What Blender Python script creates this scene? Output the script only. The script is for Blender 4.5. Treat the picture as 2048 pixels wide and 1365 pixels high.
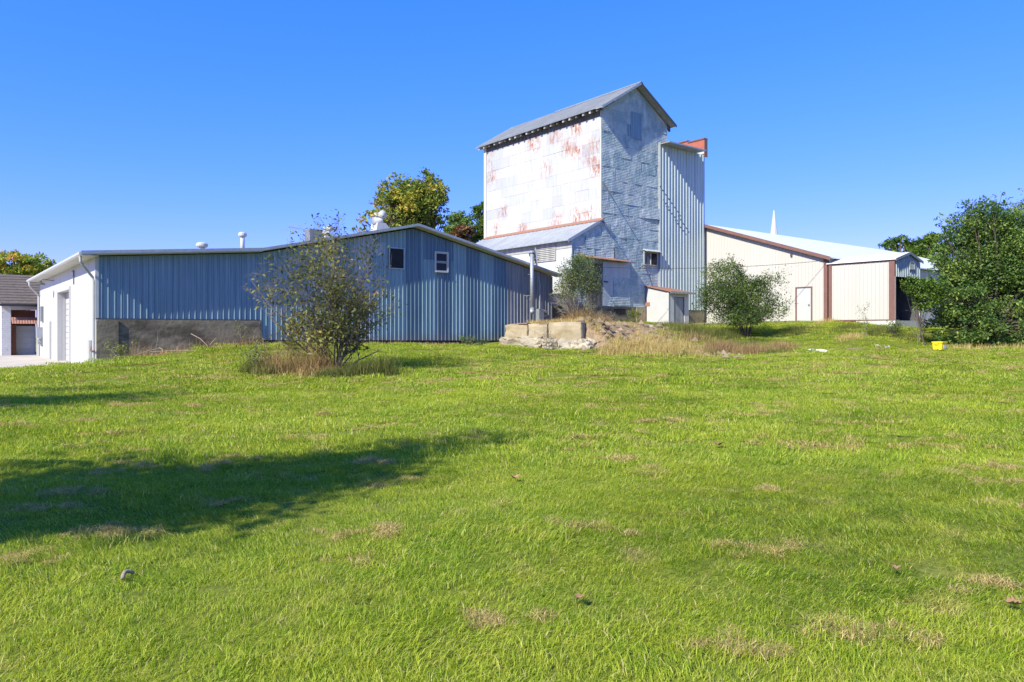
import bpy, math, random
import numpy as np
from mathutils import Vector, Matrix

# ------------------------------------------------------------------ camera, sky, sun, exposure
sc = bpy.context.scene
for o in list(bpy.data.objects): bpy.data.objects.remove(o)
COL = sc.collection
EYE = 1.55
F, HY = 1463.0, 660.0                  # focal length and horizon row of the 2048 px photograph
TH = math.atan2(1154.0, 1463.0)        # the buildings stand turned by this angle; world X and Y run along their walls
C_, S_ = math.cos(TH), math.sin(TH)
cam_d = bpy.data.cameras.new('camera')
cam = bpy.data.objects.new('camera', cam_d); COL.objects.link(cam)
cam.location = (0, 0, EYE); cam.rotation_euler = (math.radians(90), 0, -TH)
cam_d.sensor_width = 36; cam_d.lens = 36*F/2048; cam_d.shift_y = (HY-682.5)/2048
cam_d.clip_start = .05; cam_d.clip_end = 3000
sc.camera = cam
SUN = Vector((1, .185, -.82)).normalized()       # direction the sunlight travels
sun_d = bpy.data.lights.new('sun', 'SUN'); sun_d.energy = 4.8; sun_d.angle = math.radians(.5); sun_d.color = (1, .965, .78)
sun = bpy.data.objects.new('sun', sun_d); COL.objects.link(sun)
sun.rotation_euler = SUN.to_track_quat('-Z', 'Y').to_euler(); sun.location = (-30, -10, 40)
world = bpy.data.worlds.new('World'); sc.world = world; world.use_nodes = True
wt = world.node_tree; wt.nodes.clear()
sky = wt.nodes.new('ShaderNodeTexSky'); sky.sky_type = 'NISHITA'; sky.sun_disc = False
sky.sun_elevation = math.asin(-SUN.z)
sky.sun_rotation = math.atan2(-SUN.x, -SUN.y)
sky.altitude = 250; sky.air_density = 1.0; sky.dust_density = .3; sky.ozone_density = 5.0
hsv = wt.nodes.new('ShaderNodeHueSaturation'); hsv.inputs['Saturation'].default_value = 1.22; hsv.inputs['Hue'].default_value = .509; hsv.inputs['Value'].default_value = 1.12
bg = wt.nodes.new('ShaderNodeBackground'); bg.inputs['Strength'].default_value = .15
wo = wt.nodes.new('ShaderNodeOutputWorld')
wt.links.new(sky.outputs[0], hsv.inputs['Color']); tint = wt.nodes.new('ShaderNodeMix'); tint.data_type = 'RGBA'; tint.blend_type = 'MULTIPLY'; tint.inputs[0].default_value = 1; tint.inputs[7].default_value = (.60, .745, 1.04, 1)
sep = wt.nodes.new('ShaderNodeSeparateColor'); com = wt.nodes.new('ShaderNodeCombineColor'); gp_ = wt.nodes.new('ShaderNodeMath'); gp_.operation = 'POWER'; gp_.inputs[1].default_value = .62
gm_ = wt.nodes.new('ShaderNodeMath'); gm_.operation = 'MULTIPLY'; gm_.inputs[1].default_value = 1.16       # keeps the sky blue rather than cyan low down
wt.links.new(hsv.outputs[0], tint.inputs[6]); wt.links.new(tint.outputs[2], sep.inputs[0]); wt.links.new(sep.outputs[1], gp_.inputs[0]); wt.links.new(gp_.outputs[0], gm_.inputs[0])
wt.links.new(sep.outputs[0], com.inputs[0]); wt.links.new(gm_.outputs[0], com.inputs[1]); wt.links.new(sep.outputs[2], com.inputs[2]); wt.links.new(com.outputs[0], bg.inputs['Color'])
wt.links.new(bg.outputs[0], wo.inputs['Surface'])
sc.view_settings.view_transform = 'Standard'; sc.view_settings.look = 'None'
sc.view_settings.gamma = 1; sc.view_settings.use_curve_mapping = False
sc.view_settings.exposure = .72
sc.cycles.use_denoising = True; sc.cycles.use_adaptive_sampling = False; sc.cycles.max_bounces = 6; sc.cycles.transparent_max_bounces = 4

rng = np.random.default_rng(7); random.seed(7)

# ------------------------------------------------------------------ surveying: where a sight line meets a wall plane
def tn(px): return (px-1024)/F
def at(px, py, z):
    t = tn(px); return Vector((z*(C_*t+S_), z*(C_-S_*t), EYE+(HY-py)*z/F))
def on_y(px, py, Y): return at(px, py, Y/(C_-S_*tn(px)))
def on_x(px, py, X): return at(px, py, X/(C_*tn(px)+S_))
def hz(e): return EYE+e

# ------------------------------------------------------------------ materials
class NT:
    def __init__(s, name):
        s.m = bpy.data.materials.new(name); s.m.use_nodes = True; s.t = s.m.node_tree; s.t.nodes.clear()
        s.out = s.t.nodes.new('ShaderNodeOutputMaterial')
    def n(s, typ, ins=None, **props):
        nd = s.t.nodes.new(typ)
        for k, v in props.items(): setattr(nd, k, v)
        for k, v in (ins or {}).items(): s.set(nd.inputs[k], v)
        return nd
    def set(s, sock, v):
        if isinstance(v, bpy.types.NodeSocket): s.t.links.new(v, sock)
        elif isinstance(v, bpy.types.Node): s.t.links.new(v.outputs[0], sock)
        else: sock.default_value = (*v, 1) if isinstance(v, tuple) and len(v) == 3 and sock.type == 'RGBA' else v
    def noise(s, scale, detail=4, vec=None, rough=.55):
        return s.n('ShaderNodeTexNoise', {'Vector': vec if vec is not None else s.pos(), 'Scale': scale, 'Detail': detail, 'Roughness': rough}).outputs['Fac']
    def pos(s, sc_=None):
        g = s.n('ShaderNodeNewGeometry').outputs['Position']
        if sc_ is None: return g
        return s.n('ShaderNodeVectorMath', {0: g, 1: sc_}, operation='MULTIPLY').outputs[0]
    def mix(s, f, a, b, blend='MIX'):
        nd = s.n('ShaderNodeMix', data_type='RGBA', blend_type=blend)
        s.set(nd.inputs[0], f); s.set(nd.inputs[6], a); s.set(nd.inputs[7], b); return nd.outputs[2]
    def ramp(s, f, lo, hi): 
        return s.n('ShaderNodeMapRange', {0: f, 1: lo, 2: hi}, clamp=True).outputs[0]
    def math(s, op, a, b=0.0, c=0.0):
        nd = s.n('ShaderNodeMath', operation=op); s.set(nd.inputs[0], a); s.set(nd.inputs[1], b); s.set(nd.inputs[2], c); return nd.outputs[0]
    def attr(s, name): return s.n('ShaderNodeAttribute', attribute_name=name).outputs['Fac']
    def rand(s): return s.n('ShaderNodeObjectInfo').outputs['Random']
    def bsdf(s, col, rough=.6, metal=0., bump=None, strength=.3, dist=.02, spec=.3):
        p = s.n('ShaderNodeBsdfPrincipled', {'Base Color': col, 'Roughness': rough, 'Metallic': metal, 'Specular IOR Level': spec})
        if bump is not None:
            b = s.n('ShaderNodeBump', {'Height': bump, 'Strength': strength, 'Distance': dist}); s.t.links.new(b.outputs[0], p.inputs['Normal'])
        s.t.links.new(p.outputs[0], s.out.inputs[0]); return s.m
M = {}
def simple(key, c1, c2, scale=2., rough=.6, metal=0., bs=None, strength=.25, dist=.01, streak=False, rnd=0., spec=.3):
    t = NT(key)
    f = t.ramp(t.noise(scale, 6, t.pos((1, 1, .12)) if streak else None), .3, .7)
    c = t.mix(f, c1, c2)
    if rnd: c = t.mix(t.math('MULTIPLY', t.rand(), rnd), c, tuple(x*.45 for x in c1))
    M[key] = t.bsdf(c, rough, metal, t.noise(bs, 5) if bs else None, strength, dist, spec); return M[key]

simple('white_paint', (.52, .52, .505), (.465, .465, .45), 1.5, .55, bs=6, strength=.06, streak=True)
simple('white_trim', (.48, .48, .47), (.44, .44, .43), 2, .45)
simple('soffit', (.58, .57, .52), (.50, .49, .44), 2, .6)
simple('cream_metal', (.50, .475, .435), (.47, .445, .40), .8, .5, streak=True)
simple('brown_trim', (.20, .105, .085), (.17, .085, .07), 3, .5)
simple('white_roof', (.72, .72, .72), (.66, .67, .68), 1.2, .4)
simple('grey_roof', (.33, .34, .35), (.24, .25, .26), 1.6, .5, .3, streak=False, rnd=.25)
simple('lean_roof', (.46, .48, .50), (.36, .375, .40), 1.6, .45, .3, rnd=.25)
simple('weathered_wood', (.16, .15, .14), (.07, .065, .06), 5, .9, bs=20, strength=.4, streak=True)
simple('grey_wood', (.40, .39, .36), (.25, .245, .23), 4, .85, bs=20, strength=.4, streak=True)
simple('dark_trim', (.09, .09, .095), (.06, .06, .065), 3, .6)
simple('galvanised', (.42, .44, .46), (.30, .32, .34), 6, .45, .4)
simple('grey_box', (.22, .235, .25), (.18, .19, .205), 4, .5)
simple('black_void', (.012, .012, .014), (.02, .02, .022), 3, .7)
simple('cable', (.03, .03, .03), (.05, .05, .05), 3, .6)
simple('yellow_plastic', (.80, .62, .02), (.70, .52, .02), 9, .45)
simple('pale_debris', (.68, .67, .63), (.50, .48, .43), 20, .8)
simple('bark', (.13, .105, .08), (.07, .055, .042), 9, .95, bs=30, strength=.6)
simple('pale_bark', (.30, .27, .22), (.17, .15, .12), 12, .9, bs=30, strength=.4)
simple('twig', (.21, .17, .13), (.11, .09, .07), 12, .9, bs=30, strength=.4)
simple('stick', (.36, .28, .19), (.25, .19, .13), 14, .9)
simple('brown_leaf', (.34, .21, .10), (.22, .13, .065), 30, .8)
simple('shingles', (.17, .135, .115), (.10, .08, .07), 5, .95, bs=14, strength=.5, streak=False)
simple('grey_door', (.45, .47, .48), (.40, .42, .43), 1.5, .5)
simple('red_awning', (.40, .21, .16), (.32, .16, .12), 4, .5)
simple('jamb_brown', (.16, .06, .04), (.12, .045, .03), 3, .7)
simple('grey_plank', (.36, .38, .38), (.20, .215, .22), 3, .8, bs=16, strength=.3, streak=True)
simple('rust_sheet', (.34, .13, .07), (.22, .16, .13), 5, .85, bs=20, strength=.4)
def glass(key, c):
    t = NT(key); M[key] = t.bsdf(c, .08, 0, t.noise(3, 2), .05, .01, .15)
glass('dark_glass', (.018, .02, .024)); glass('bluish_glass', (.10, .12, .14))

def blue_metal(key, base, dark):           # old galvanised siding, streaked, faintly blue
    t = NT(key)
    st = t.ramp(t.noise(3.5, 5, t.pos((1.6, 1.6, .10))), .35, .68)
    c = t.mix(st, base, dark)
    sm = t.ramp(t.noise(.5, 5), .56, .72)
    c = t.mix(t.math('MULTIPLY', sm, .5), c, dark)
    ru = t.ramp(t.noise(1.7, 8), .69, .74)
    c = t.mix(t.math('MULTIPLY', ru, .5), c, (.19, .10, .06))
    zz = t.n('ShaderNodeSeparateXYZ', {0: t.pos()}).outputs[2]
    mud = t.math('MULTIPLY', t.ramp(t.math('ADD', zz, t.math('MULTIPLY', t.noise(2.2, 7), -.9)), 1.05, .45), .6)
    c = t.mix(mud, c, (.20, .17, .13))
    M[key] = t.bsdf(c, .50, .12, t.noise(2.2, 3), .10, .02, .4)
blue_metal('blue_sheet', (.24, .335, .40), (.165, .25, .315))
blue_metal('grey_blue_sheet', (.265, .37, .405), (.185, .28, .32))
blue_metal('dark_sheet', (.145, .22, .28), (.10, .16, .21))
blue_metal('worn_sheet', (.29, .31, .33), (.17, .175, .18))
blue_metal('pale_sheet', (.42, .46, .50), (.33, .37, .41))
blue_metal('annex_sheet', (.43, .495, .49), (.35, .41, .41))

RUST = ((977, 304, 1.0), (983, 357, .9), (1069, 287, 1.0), (1152, 257, 1.0), (1134, 294, 1.0), (1156, 300, 1.2), (1184, 312, 1.5), (1194, 337, 1.5), (1092, 337, .6), (992, 461, 1.5), (1114, 444, 1.2), (1154, 436, 1.5), (1045, 458, .8), (1007, 424, .7), (1110, 275, .8), (1190, 292, 1.0), (975, 330, .7), (1180, 432, 1.0))
def rusty_white(key):                       # left wall of the elevator: chalky white sheets, rust breaking through
    t = NT(key)
    r = t.rand()
    base = t.mix(t.ramp(r, .45, 1.0), (.50, .49, .47), (.38, .39, .40))
    st = t.ramp(t.noise(4, 6, t.pos((1, 1.8, .18))), .42, .75)
    base = t.mix(t.math('MULTIPLY', st, .85), base, (.34, .35, .375))
    warm = t.ramp(t.noise(1.1, 5), .5, .7)
    base = t.mix(t.math('MULTIPLY', warm, .3), base, (.48, .40, .31))
    wob = t.n('ShaderNodeVectorMath', {0: t.pos((0, 1, 1.15)), 1: t.n('ShaderNodeTexNoise', {'Vector': t.pos(), 'Scale': 1.4, 'Detail': 5.}).outputs['Color']}, operation='ADD').outputs[0]
    big = None
    for px, py, w in RUST:                    # where the zinc has worn through
        q = on_x(px, py, 32.28); d = t.n('ShaderNodeVectorMath', {0: wob, 1: (.5, q.y+.5, q.z*1.15+.5)}, operation='DISTANCE').outputs['Value']
        k = t.math('MULTIPLY', t.ramp(d, .95, .15), min(w, 1.)); big = k if big is None else t.math('MAXIMUM', big, k)
    per = t.ramp(t.math('FRACT', t.math('MULTIPLY', r, 7.31)), .35, .75)
    sp = t.ramp(t.noise(4.6, 9, t.pos((1, 1.3, .45)), .75), .47, .535)
    rust = t.math('MULTIPLY', t.math('MULTIPLY', big, sp), t.math('ADD', t.math('MULTIPLY', per, .5), .75))
    fl = t.ramp(t.noise(7, 6), .63, .68)
    rust = t.math('MAXIMUM', t.math('MINIMUM', rust, 1.), t.math('MULTIPLY', t.math('MULTIPLY', fl, t.ramp(t.noise(.5, 2), .48, .62)), .7))
    rust = t.math('MULTIPLY', rust, .85)
    rc = t.mix(t.ramp(t.noise(5, 5), .35, .65), (.40, .115, .016), (.20, .06, .022))
    c = t.mix(rust, base, rc)
    w = t.math('SINE', t.math('MULTIPLY', t.n('ShaderNodeSeparateXYZ', {0: t.pos()}).outputs[1], 2*math.pi/.068))
    w = t.math('ADD', t.math('MULTIPLY', w, .5), t.noise(1.6, 4))
    M[key] = t.bsdf(c, .62, 0, w, .35, .012)
rusty_white('rusty_white_sheet')

def pressed(key, c1, c2):                   # front of the elevator: sheets stamped in low courses
    t = NT(key)
    r = t.rand()
    n1 = t.ramp(t.math('ADD', t.math('MULTIPLY', t.noise(1.5, 8, t.pos((1, 1, .7)), .68), .75), t.math('MULTIPLY', r, .14)), .36, .56)
    c = t.mix(n1, c1, c2)
    c = t.mix(t.math('MULTIPLY', r, .3), c, (.25, .29, .34))
    st = t.ramp(t.noise(2.2, 7, t.pos((1.5, 1.5, .4))), .55, .72)
    c = t.mix(t.math('MULTIPLY', st, .45), c, (.70, .70, .69))
    ru = t.ramp(t.noise(1.9, 8), .70, .76)
    c = t.mix(t.math('MULTIPLY', ru, .6), c, (.36, .24, .17))
    z = t.n('ShaderNodeSeparateXYZ', {0: t.pos()})
    w = t.math('SINE', t.math('MULTIPLY', z.outputs[2], 2*math.pi/.10))
    w = t.math('MULTIPLY', w, t.ramp(t.noise(4.0, 4, t.pos((1, 1, 2.2))), .30, .62))
    h = t.math('ADD', t.math('MULTIPLY', w, .30), t.math('MULTIPLY', t.noise(1.7, 6), 3.4))
    M[key] = t.bsdf(c, .6, 0, h, .95, .05)
pressed('pressed_sheet', (.265, .36, .395), (.55, .61, .605))

def concrete(key, c1, c2, stain, bs=7, st=.6):
    t = NT(key)
    c = t.mix(t.ramp(t.noise(1.6, 7), .35, .65), c1, c2)
    c = t.mix(t.math('MULTIPLY', t.ramp(t.noise(.8, 8, t.pos((1, 1, 2.4))), .48, .66), .75), c, stain)
    c = t.mix(t.math('MULTIPLY', t.ramp(t.noise(14, 6), .6, .72), .5), c, tuple(x*.6 for x in c1))
    M[key] = t.bsdf(c, .92, 0, t.noise(bs, 8), st, .03, .15)
concrete('tan_concrete', (.42, .345, .23), (.33, .27, .18), (.24, .18, .09))
concrete('rough_concrete', (.45, .40, .31), (.34, .29, .21), (.19, .145, .09), 5, .9)
concrete('grey_concrete', (.28, .24, .165), (.19, .16, .11), (.07, .058, .042))
concrete('pad_concrete', (.50, .44, .38), (.44, .39, .34), (.36, .32, .28), 12, .1)
concrete('pale_block', (.55, .54, .52), (.48, .47, .45), (.42, .40, .37))
t = NT('brick_red')
b = t.n('ShaderNodeTexBrick', {'Color1': (.42, .10, .06), 'Color2': (.33, .08, .05), 'Mortar': (.42, .30, .25), 'Scale': 4.5, 'Mortar Size': .012, 'Brick Width': .9, 'Row Height': .33})
g = t.n('ShaderNodeSeparateXYZ', {0: t.pos()})
t.set(b.inputs['Vector'], t.n('ShaderNodeCombineXYZ', {0: t.math('ADD', g.outputs[1], g.outputs[0]), 1: g.outputs[2]}))
M['brick_red'] = t.bsdf(t.mix(t.ramp(t.noise(2, 5), .4, .7), b.outputs[0], (.36, .13, .09)), .9)
t = NT('painted_brick')
b = t.n('ShaderNodeTexBrick', {'Color1': (.62, .62, .62), 'Color2': (.55, .55, .55), 'Mortar': (.42, .42, .42), 'Scale': 3.2, 'Mortar Size': .02, 'Brick Width': .9, 'Row Height': .4})
g = t.n('ShaderNodeSeparateXYZ', {0: t.pos()})
t.set(b.inputs['Vector'], t.n('ShaderNodeCombineXYZ', {0: t.math('ADD', g.outputs[1], g.outputs[0]), 1: g.outputs[2]}))
M['painted_brick'] = t.bsdf(t.mix(t.ramp(t.noise(7, 5), .62, .7), b.outputs[0], (.40, .28, .22)), .85)

def leafy(key, stops, transl=.35, rough=.55):
    t = NT(key)
    tone = t.attr('tone')
    r = t.n('ShaderNodeValToRGB', {'Fac': tone})
    el = r.color_ramp.elements
    el[0].position = stops[0][0]; el[0].color = (*stops[0][1], 1)
    el[1].position = stops[-1][0]; el[1].color = (*stops[-1][1], 1)
    for p, c in stops[1:-1]:
        e = el.new(p); e.color = (*c, 1)
    col = r.outputs[0]
    p = t.n('ShaderNodeBsdfPrincipled', {'Base Color': col, 'Roughness': rough, 'Specular IOR Level': .35})
    tr = t.n('ShaderNodeBsdfTranslucent', {'Color': t.mix(.5, col, t.mix(1., col, (1.6, 1.5, .5), 'MULTIPLY'))})
    mx = t.n('ShaderNodeMixShader', {0: transl}); t.t.links.new(p.outputs[0], mx.inputs[1]); t.t.links.new(tr.outputs[0], mx.inputs[2])
    t.t.links.new(mx.outputs[0], t.out.inputs[0]); M[key] = t.m
leafy('leaf_green', [(0, (.038, .075, .015)), (.55, (.090, .155, .026)), (1, (.20, .26, .05))])
leafy('leaf_dark', [(0, (.035, .085, .022)), (.5, (.10, .18, .038)), (1, (.28, .35, .07))])
leafy('leaf_olive', [(0, (.06, .068, .02)), (.45, (.125, .14, .03)), (.85, (.24, .24, .055)), (1, (.36, .24, .06))])
leafy('leaf_autumn', [(0, (.08, .14, .025)), (.55, (.20, .26, .04)), (.85, (.38, .37, .05)), (1, (.50, .34, .05))])
leafy('leaf_orange', [(0, (.15, .24, .04)), (.5, (.31, .38, .06)), (.8, (.52, .40, .06)), (1, (.66, .28, .06))])
leafy('leaf_russet', [(0, (.08, .06, .03)), (.6, (.20, .10, .05)), (1, (.28, .16, .06))])
leafy('leaf_bright', [(0, (.045, .09, .010)), (.6, (.10, .18, .018)), (1, (.17, .22, .03))])
leafy('leaf_yellow', [(0, (.09, .13, .012)), (.5, (.17, .21, .02)), (1, (.28, .28, .03))])
leafy('straw', [(0, (.30, .205, .07)), (.6, (.52, .40, .15)), (1, (.64, .53, .24))], .25, .8)
leafy('dry_weed', [(0, (.16, .10, .05)), (.5, (.33, .22, .10)), (1, (.48, .34, .16))], .25, .8)
leafy('green_weed', [(0, (.07, .10, .02)), (.5, (.13, .16, .03)), (1, (.26, .22, .07))], .3, .7)

def lawn_colour(t):                        # shared by the ground sheet and the blades: green, yellowed and thin patches
    a = t.ramp(t.noise(.35, 4), .36, .66); b = t.ramp(t.noise(1.6, 5), .40, .66); d = t.ramp(t.noise(5.5, 4), .45, .70)
    c = t.mix(a, (.205, .30, .015), (.335, .395, .024))
    c = t.mix(t.math('MULTIPLY', b, .55), c, (.46, .46, .05))
    c = t.mix(t.math('MULTIPLY', d, .38), c, (.12, .25, .014))
    dry = t.math('MULTIPLY', t.ramp(t.noise(1.9, 6, None, .65), .56, .66), t.ramp(t.noise(.5, 3), .40, .56))
    return t.mix(t.math('MULTIPLY', dry, .8), c, (.58, .44, .20))
t = NT('grass_blade')
col = lawn_colour(t)
col = t.mix(t.math('MULTIPLY', t.ramp(t.attr('tone'), .45, 1.0), .75), col, (.50, .56, .10))
col = t.mix(t.ramp(t.attr('tone'), .93, .97), col, (.60, .50, .22))
col = t.mix(t.math('MULTIPLY', t.ramp(t.attr('tone'), .40, 0.0), .75), col, (.075, .17, .014))
p = t.n('ShaderNodeBsdfPrincipled', {'Base Color': col, 'Roughness': .5, 'Specular IOR Level': .14})
tr = t.n('ShaderNodeBsdfTranslucent', {'Color': t.mix(1., col, (1.5, 1.5, .8), 'MULTIPLY')})
mx = t.n('ShaderNodeMixShader', {0: .38}); t.t.links.new(p.outputs[0], mx.inputs[1]); t.t.links.new(tr.outputs[0], mx.inputs[2])
t.t.links.new(mx.outputs[0], t.out.inputs[0]); M['grass_blade'] = t.m
t = NT('ground')
g = lawn_colour(t)
soil = t.mix(t.ramp(t.noise(9, 6), .4, .65), (.30, .215, .13), (.19, .135, .085))
g = t.mix(t.ramp(t.noise(22, 5), .42, .66), g, (.15, .18, .03))
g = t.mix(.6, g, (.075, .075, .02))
drt = t.math('ADD', t.attr('dirt'), t.math('MULTIPLY', t.math('SUBTRACT', t.noise(2.5, 6), .5), 1.1))
drt = t.math('MULTIPLY', t.ramp(drt, .35, .65), t.ramp(t.attr('dirt'), .02, .15))
g = t.mix(drt, g, soil)
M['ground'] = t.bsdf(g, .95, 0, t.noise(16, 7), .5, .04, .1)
concrete('clod', (.30, .23, .16), (.20, .15, .10), (.09, .07, .05))

# ------------------------------------------------------------------ mesh helpers
class MB:
    def __init__(s): s.v = []; s.f = []
    def add(s, vs, fs):
        o = len(s.v); s.v += [tuple(v) for v in vs]; s.f += [tuple(i+o for i in f) for f in fs]; return s
    def box(s, x0, x1, y0, y1, z0, z1):
        return s.add([(x0,y0,z0),(x1,y0,z0),(x1,y1,z0),(x0,y1,z0),(x0,y0,z1),(x1,y0,z1),(x1,y1,z1),(x0,y1,z1)],
                     [(0,3,2,1),(4,5,6,7),(0,1,5,4),(1,2,6,5),(2,3,7,6),(3,0,4,7)])
    def prism(s, poly, vec):                # extrude a planar polygon along vec
        n = len(poly); vec = Vector(vec); a = [Vector(p) for p in poly]
        nr = Vector((0,0,0))
        for i in range(n): nr += a[i].cross(a[(i+1) % n])
        if nr.dot(vec) > 0: a.reverse()
        return s.add(a+[p+vec for p in a], [tuple(range(n)), tuple(range(2*n-1, n-1, -1))]+[(i, n+i, n+(i+1) % n, (i+1) % n) for i in range(n)])
    def tube(s, pts, r, sides=6, caps=True):
        pts = [Vector(p) for p in pts]; rs = r if isinstance(r, (list, tuple)) else [r]*len(pts)
        o = len(s.v)
        for i, p in enumerate(pts):
            d = (pts[min(i+1, len(pts)-1)]-pts[max(i-1, 0)])
            d = d.normalized() if d.length > 1e-9 else Vector((0,0,1))
            u = d.cross(Vector((0,0,1)) if abs(d.z) < .95 else Vector((1,0,0))).normalized(); w = d.cross(u)
            for k in range(sides):
                a = 2*math.pi*k/sides; s.v.append(tuple(p+(u*math.cos(a)+w*math.sin(a))*rs[i]))
        for i in range(len(pts)-1):
            for k in range(sides):
                a, b = o+i*sides+k, o+i*sides+(k+1) % sides
                s.f.append((a, a+sides, b+sides, b))
        if caps: s.f.append(tuple(o+k for k in range(sides))); s.f.append(tuple(o+(len(pts)-1)*sides+k for k in range(sides-1, -1, -1)))
        return s
    def lathe(s, c, prof, sides=16):        # prof: (radius, height) from the bottom up
        c = Vector(c); o = len(s.v)
        for r, h in prof:
            for k in range(sides):
                a = 2*math.pi*k/sides; s.v.append((c.x+r*math.cos(a), c.y+r*math.sin(a), c.z+h))
        for i in range(len(prof)-1):
            for k in range(sides):
                a, b = o+i*sides+k, o+i*sides+(k+1) % sides
                s.f.append((a, b, b+sides, a+sides))
        s.f.append(tuple(o+k for k in range(sides-1, -1, -1))); s.f.append(tuple(o+(len(prof)-1)*sides+k for k in range(sides)))
        return s
    def build(s, name, mat, parent=None, smooth=False, **props):
        me = bpy.data.meshes.new(name); me.from_pydata(s.v, [], s.f); me.update()
        if smooth: me.polygons.foreach_set('use_smooth', [True]*len(me.polygons))
        return link(name, me, mat, parent, **props)
def link(name, me, mat, parent=None, **props):
    if mat is not None: me.materials.append(M[mat] if isinstance(mat, str) else mat)
    o = bpy.data.objects.new(name, me); COL.objects.link(o)
    if parent is not None:
        o.parent = parent; o.matrix_parent_inverse = world_of(parent).inverted()
    for k, v in props.items(): o[k] = v
    return o
def world_of(o):
    m = Matrix.Translation(o.location)
    if o.parent: m = world_of(o.parent) @ o.matrix_parent_inverse.copy() @ m
    return m
def thing(name, label, cat, loc, group=None):
    o = bpy.data.objects.new(name, None); COL.objects.link(o); o.location = loc; o.empty_display_size = .3
    o['label'] = label; o['category'] = cat
    if group: o['group'] = group
    return o
def tag(o, label, cat, group=None, kind=None):
    o['label'] = label
    if cat: o['category'] = cat
    if group: o['group'] = group
    if kind: o['kind'] = kind
    return o
def np_mesh(name, V, Q, tone=None):          # V (n,3), Q (m,k) faces of one size
    me = bpy.data.meshes.new(name); n, m, k = len(V), len(Q), Q.shape[1]
    me.vertices.add(n); me.vertices.foreach_set('co', np.ascontiguousarray(V, np.float32).ravel())
    me.loops.add(m*k); me.loops.foreach_set('vertex_index', np.ascontiguousarray(Q, np.int32).ravel())
    me.polygons.add(m); me.polygons.foreach_set('loop_start', np.arange(0, m*k, k, dtype=np.int32))
    me.polygons.foreach_set('loop_total', np.full(m, k, np.int32))
    me.update(calc_edges=True)
    if tone is not None:
        a = me.attributes.new('tone', 'FLOAT', 'POINT'); a.data.foreach_set('value', np.ascontiguousarray(tone, np.float32))
    return me
def sstep(x, a, b): 
    t = np.clip((x-a)/(b-a), 0, 1); return t*t*(3-2*t)

# ------------------------------------------------------------------ the ground
_g = [(200,729,28.1),(300,712,29),(420,696,30.2),(520,690,31.5),(700,690,34),(850,691,37),(1000,692,39.0),
      (640,745,23),(300,762,21),(1000,732,26),(1250,738,25),(1500,745,23),(1900,745,23),(1300,724,31.5),(1500,716,33),(1700,704,33),(1900,704,33),(2040,698,34),
      (1003,694,35.8),(1165,698,38.4),
      (1240,656,40),(1330,656,41),(1400,657,43),(1480,656,44),(1560,650,44.5),(1650,645,43.5),(1700,650,42),(1760,656,40.5),(1830,660,41),(1950,670,41),(2040,675,41),
      (1200,644,44.5),(1290,649,47),(1340,652,45.5),(1376,649,47),(1420,648,50),(1560,644,46.5),
      (1250,690,36),(1350,688,36.5),(1450,690,37),(1560,685,38),(1650,680,38),(1750,681,37),(1850,682,38),(1200,714,33),(1550,709,32.5)]
PTS = [tuple(at(*q)) for q in _g]
for px in (-300, 300, 1024, 1700, 2400):
    for z, h in ((3, 0), (8, .02), (14, .05)): p = at(px, HY, z); PTS.append((p.x, p.y, h))
PTS += [(0,0,0),(-10,-5,0),(5,-8,0),(-4,36,0),(2,40,0),(3,52,0),(0,36,0),(3,35,.02),(-8,36,0),(-3,32,.08),(2,31.5,.12),(-20,40,-.1),(-25,10,-.1),(-30,80,0),(20,60,1.),(60,60,1.6),(45,40,1.8),(60,10,1.5),(40,0,.5),(0,-40,0),(-60,-60,0),(60,-60,.5),(-80,20,0),
        (36,31,1.85),(33,31,2.05),(30,31.5,2.1),(46,22,1.9),(5,45,0),(12,31.9,.85)]
P_ = np.array(PTS); _n = len(P_)
def _phi(r2): return .5*r2*np.log(r2+1e-9)
_A = np.zeros((_n+3, _n+3)); _d2 = ((P_[:,None,:2]-P_[None,:,:2])**2).sum(-1)
_A[:_n,:_n] = _phi(_d2)+np.eye(_n)*.6; _A[:_n,_n] = 1; _A[:_n,_n+1:] = P_[:,:2]; _A[_n,:_n] = 1; _A[_n+1:,:_n] = P_[:,:2].T
_w = np.linalg.solve(_A, np.concatenate([P_[:,2], np.zeros(3)]))
_ph = rng.uniform(0, 6.28, 14); _kx = rng.normal(0, 1, 14); _ky = rng.normal(0, 1, 14)
_wa, _wb = at(1010, HY, 37.7), at(1163, HY, 35.7)                 # ends of the retaining wall
WA = (_wa.x, _wa.y); WLEN = math.hypot(_wb.x-_wa.x, _wb.y-_wa.y); WU = ((_wb.x-_wa.x)/WLEN, (_wb.y-_wa.y)/WLEN)
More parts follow.
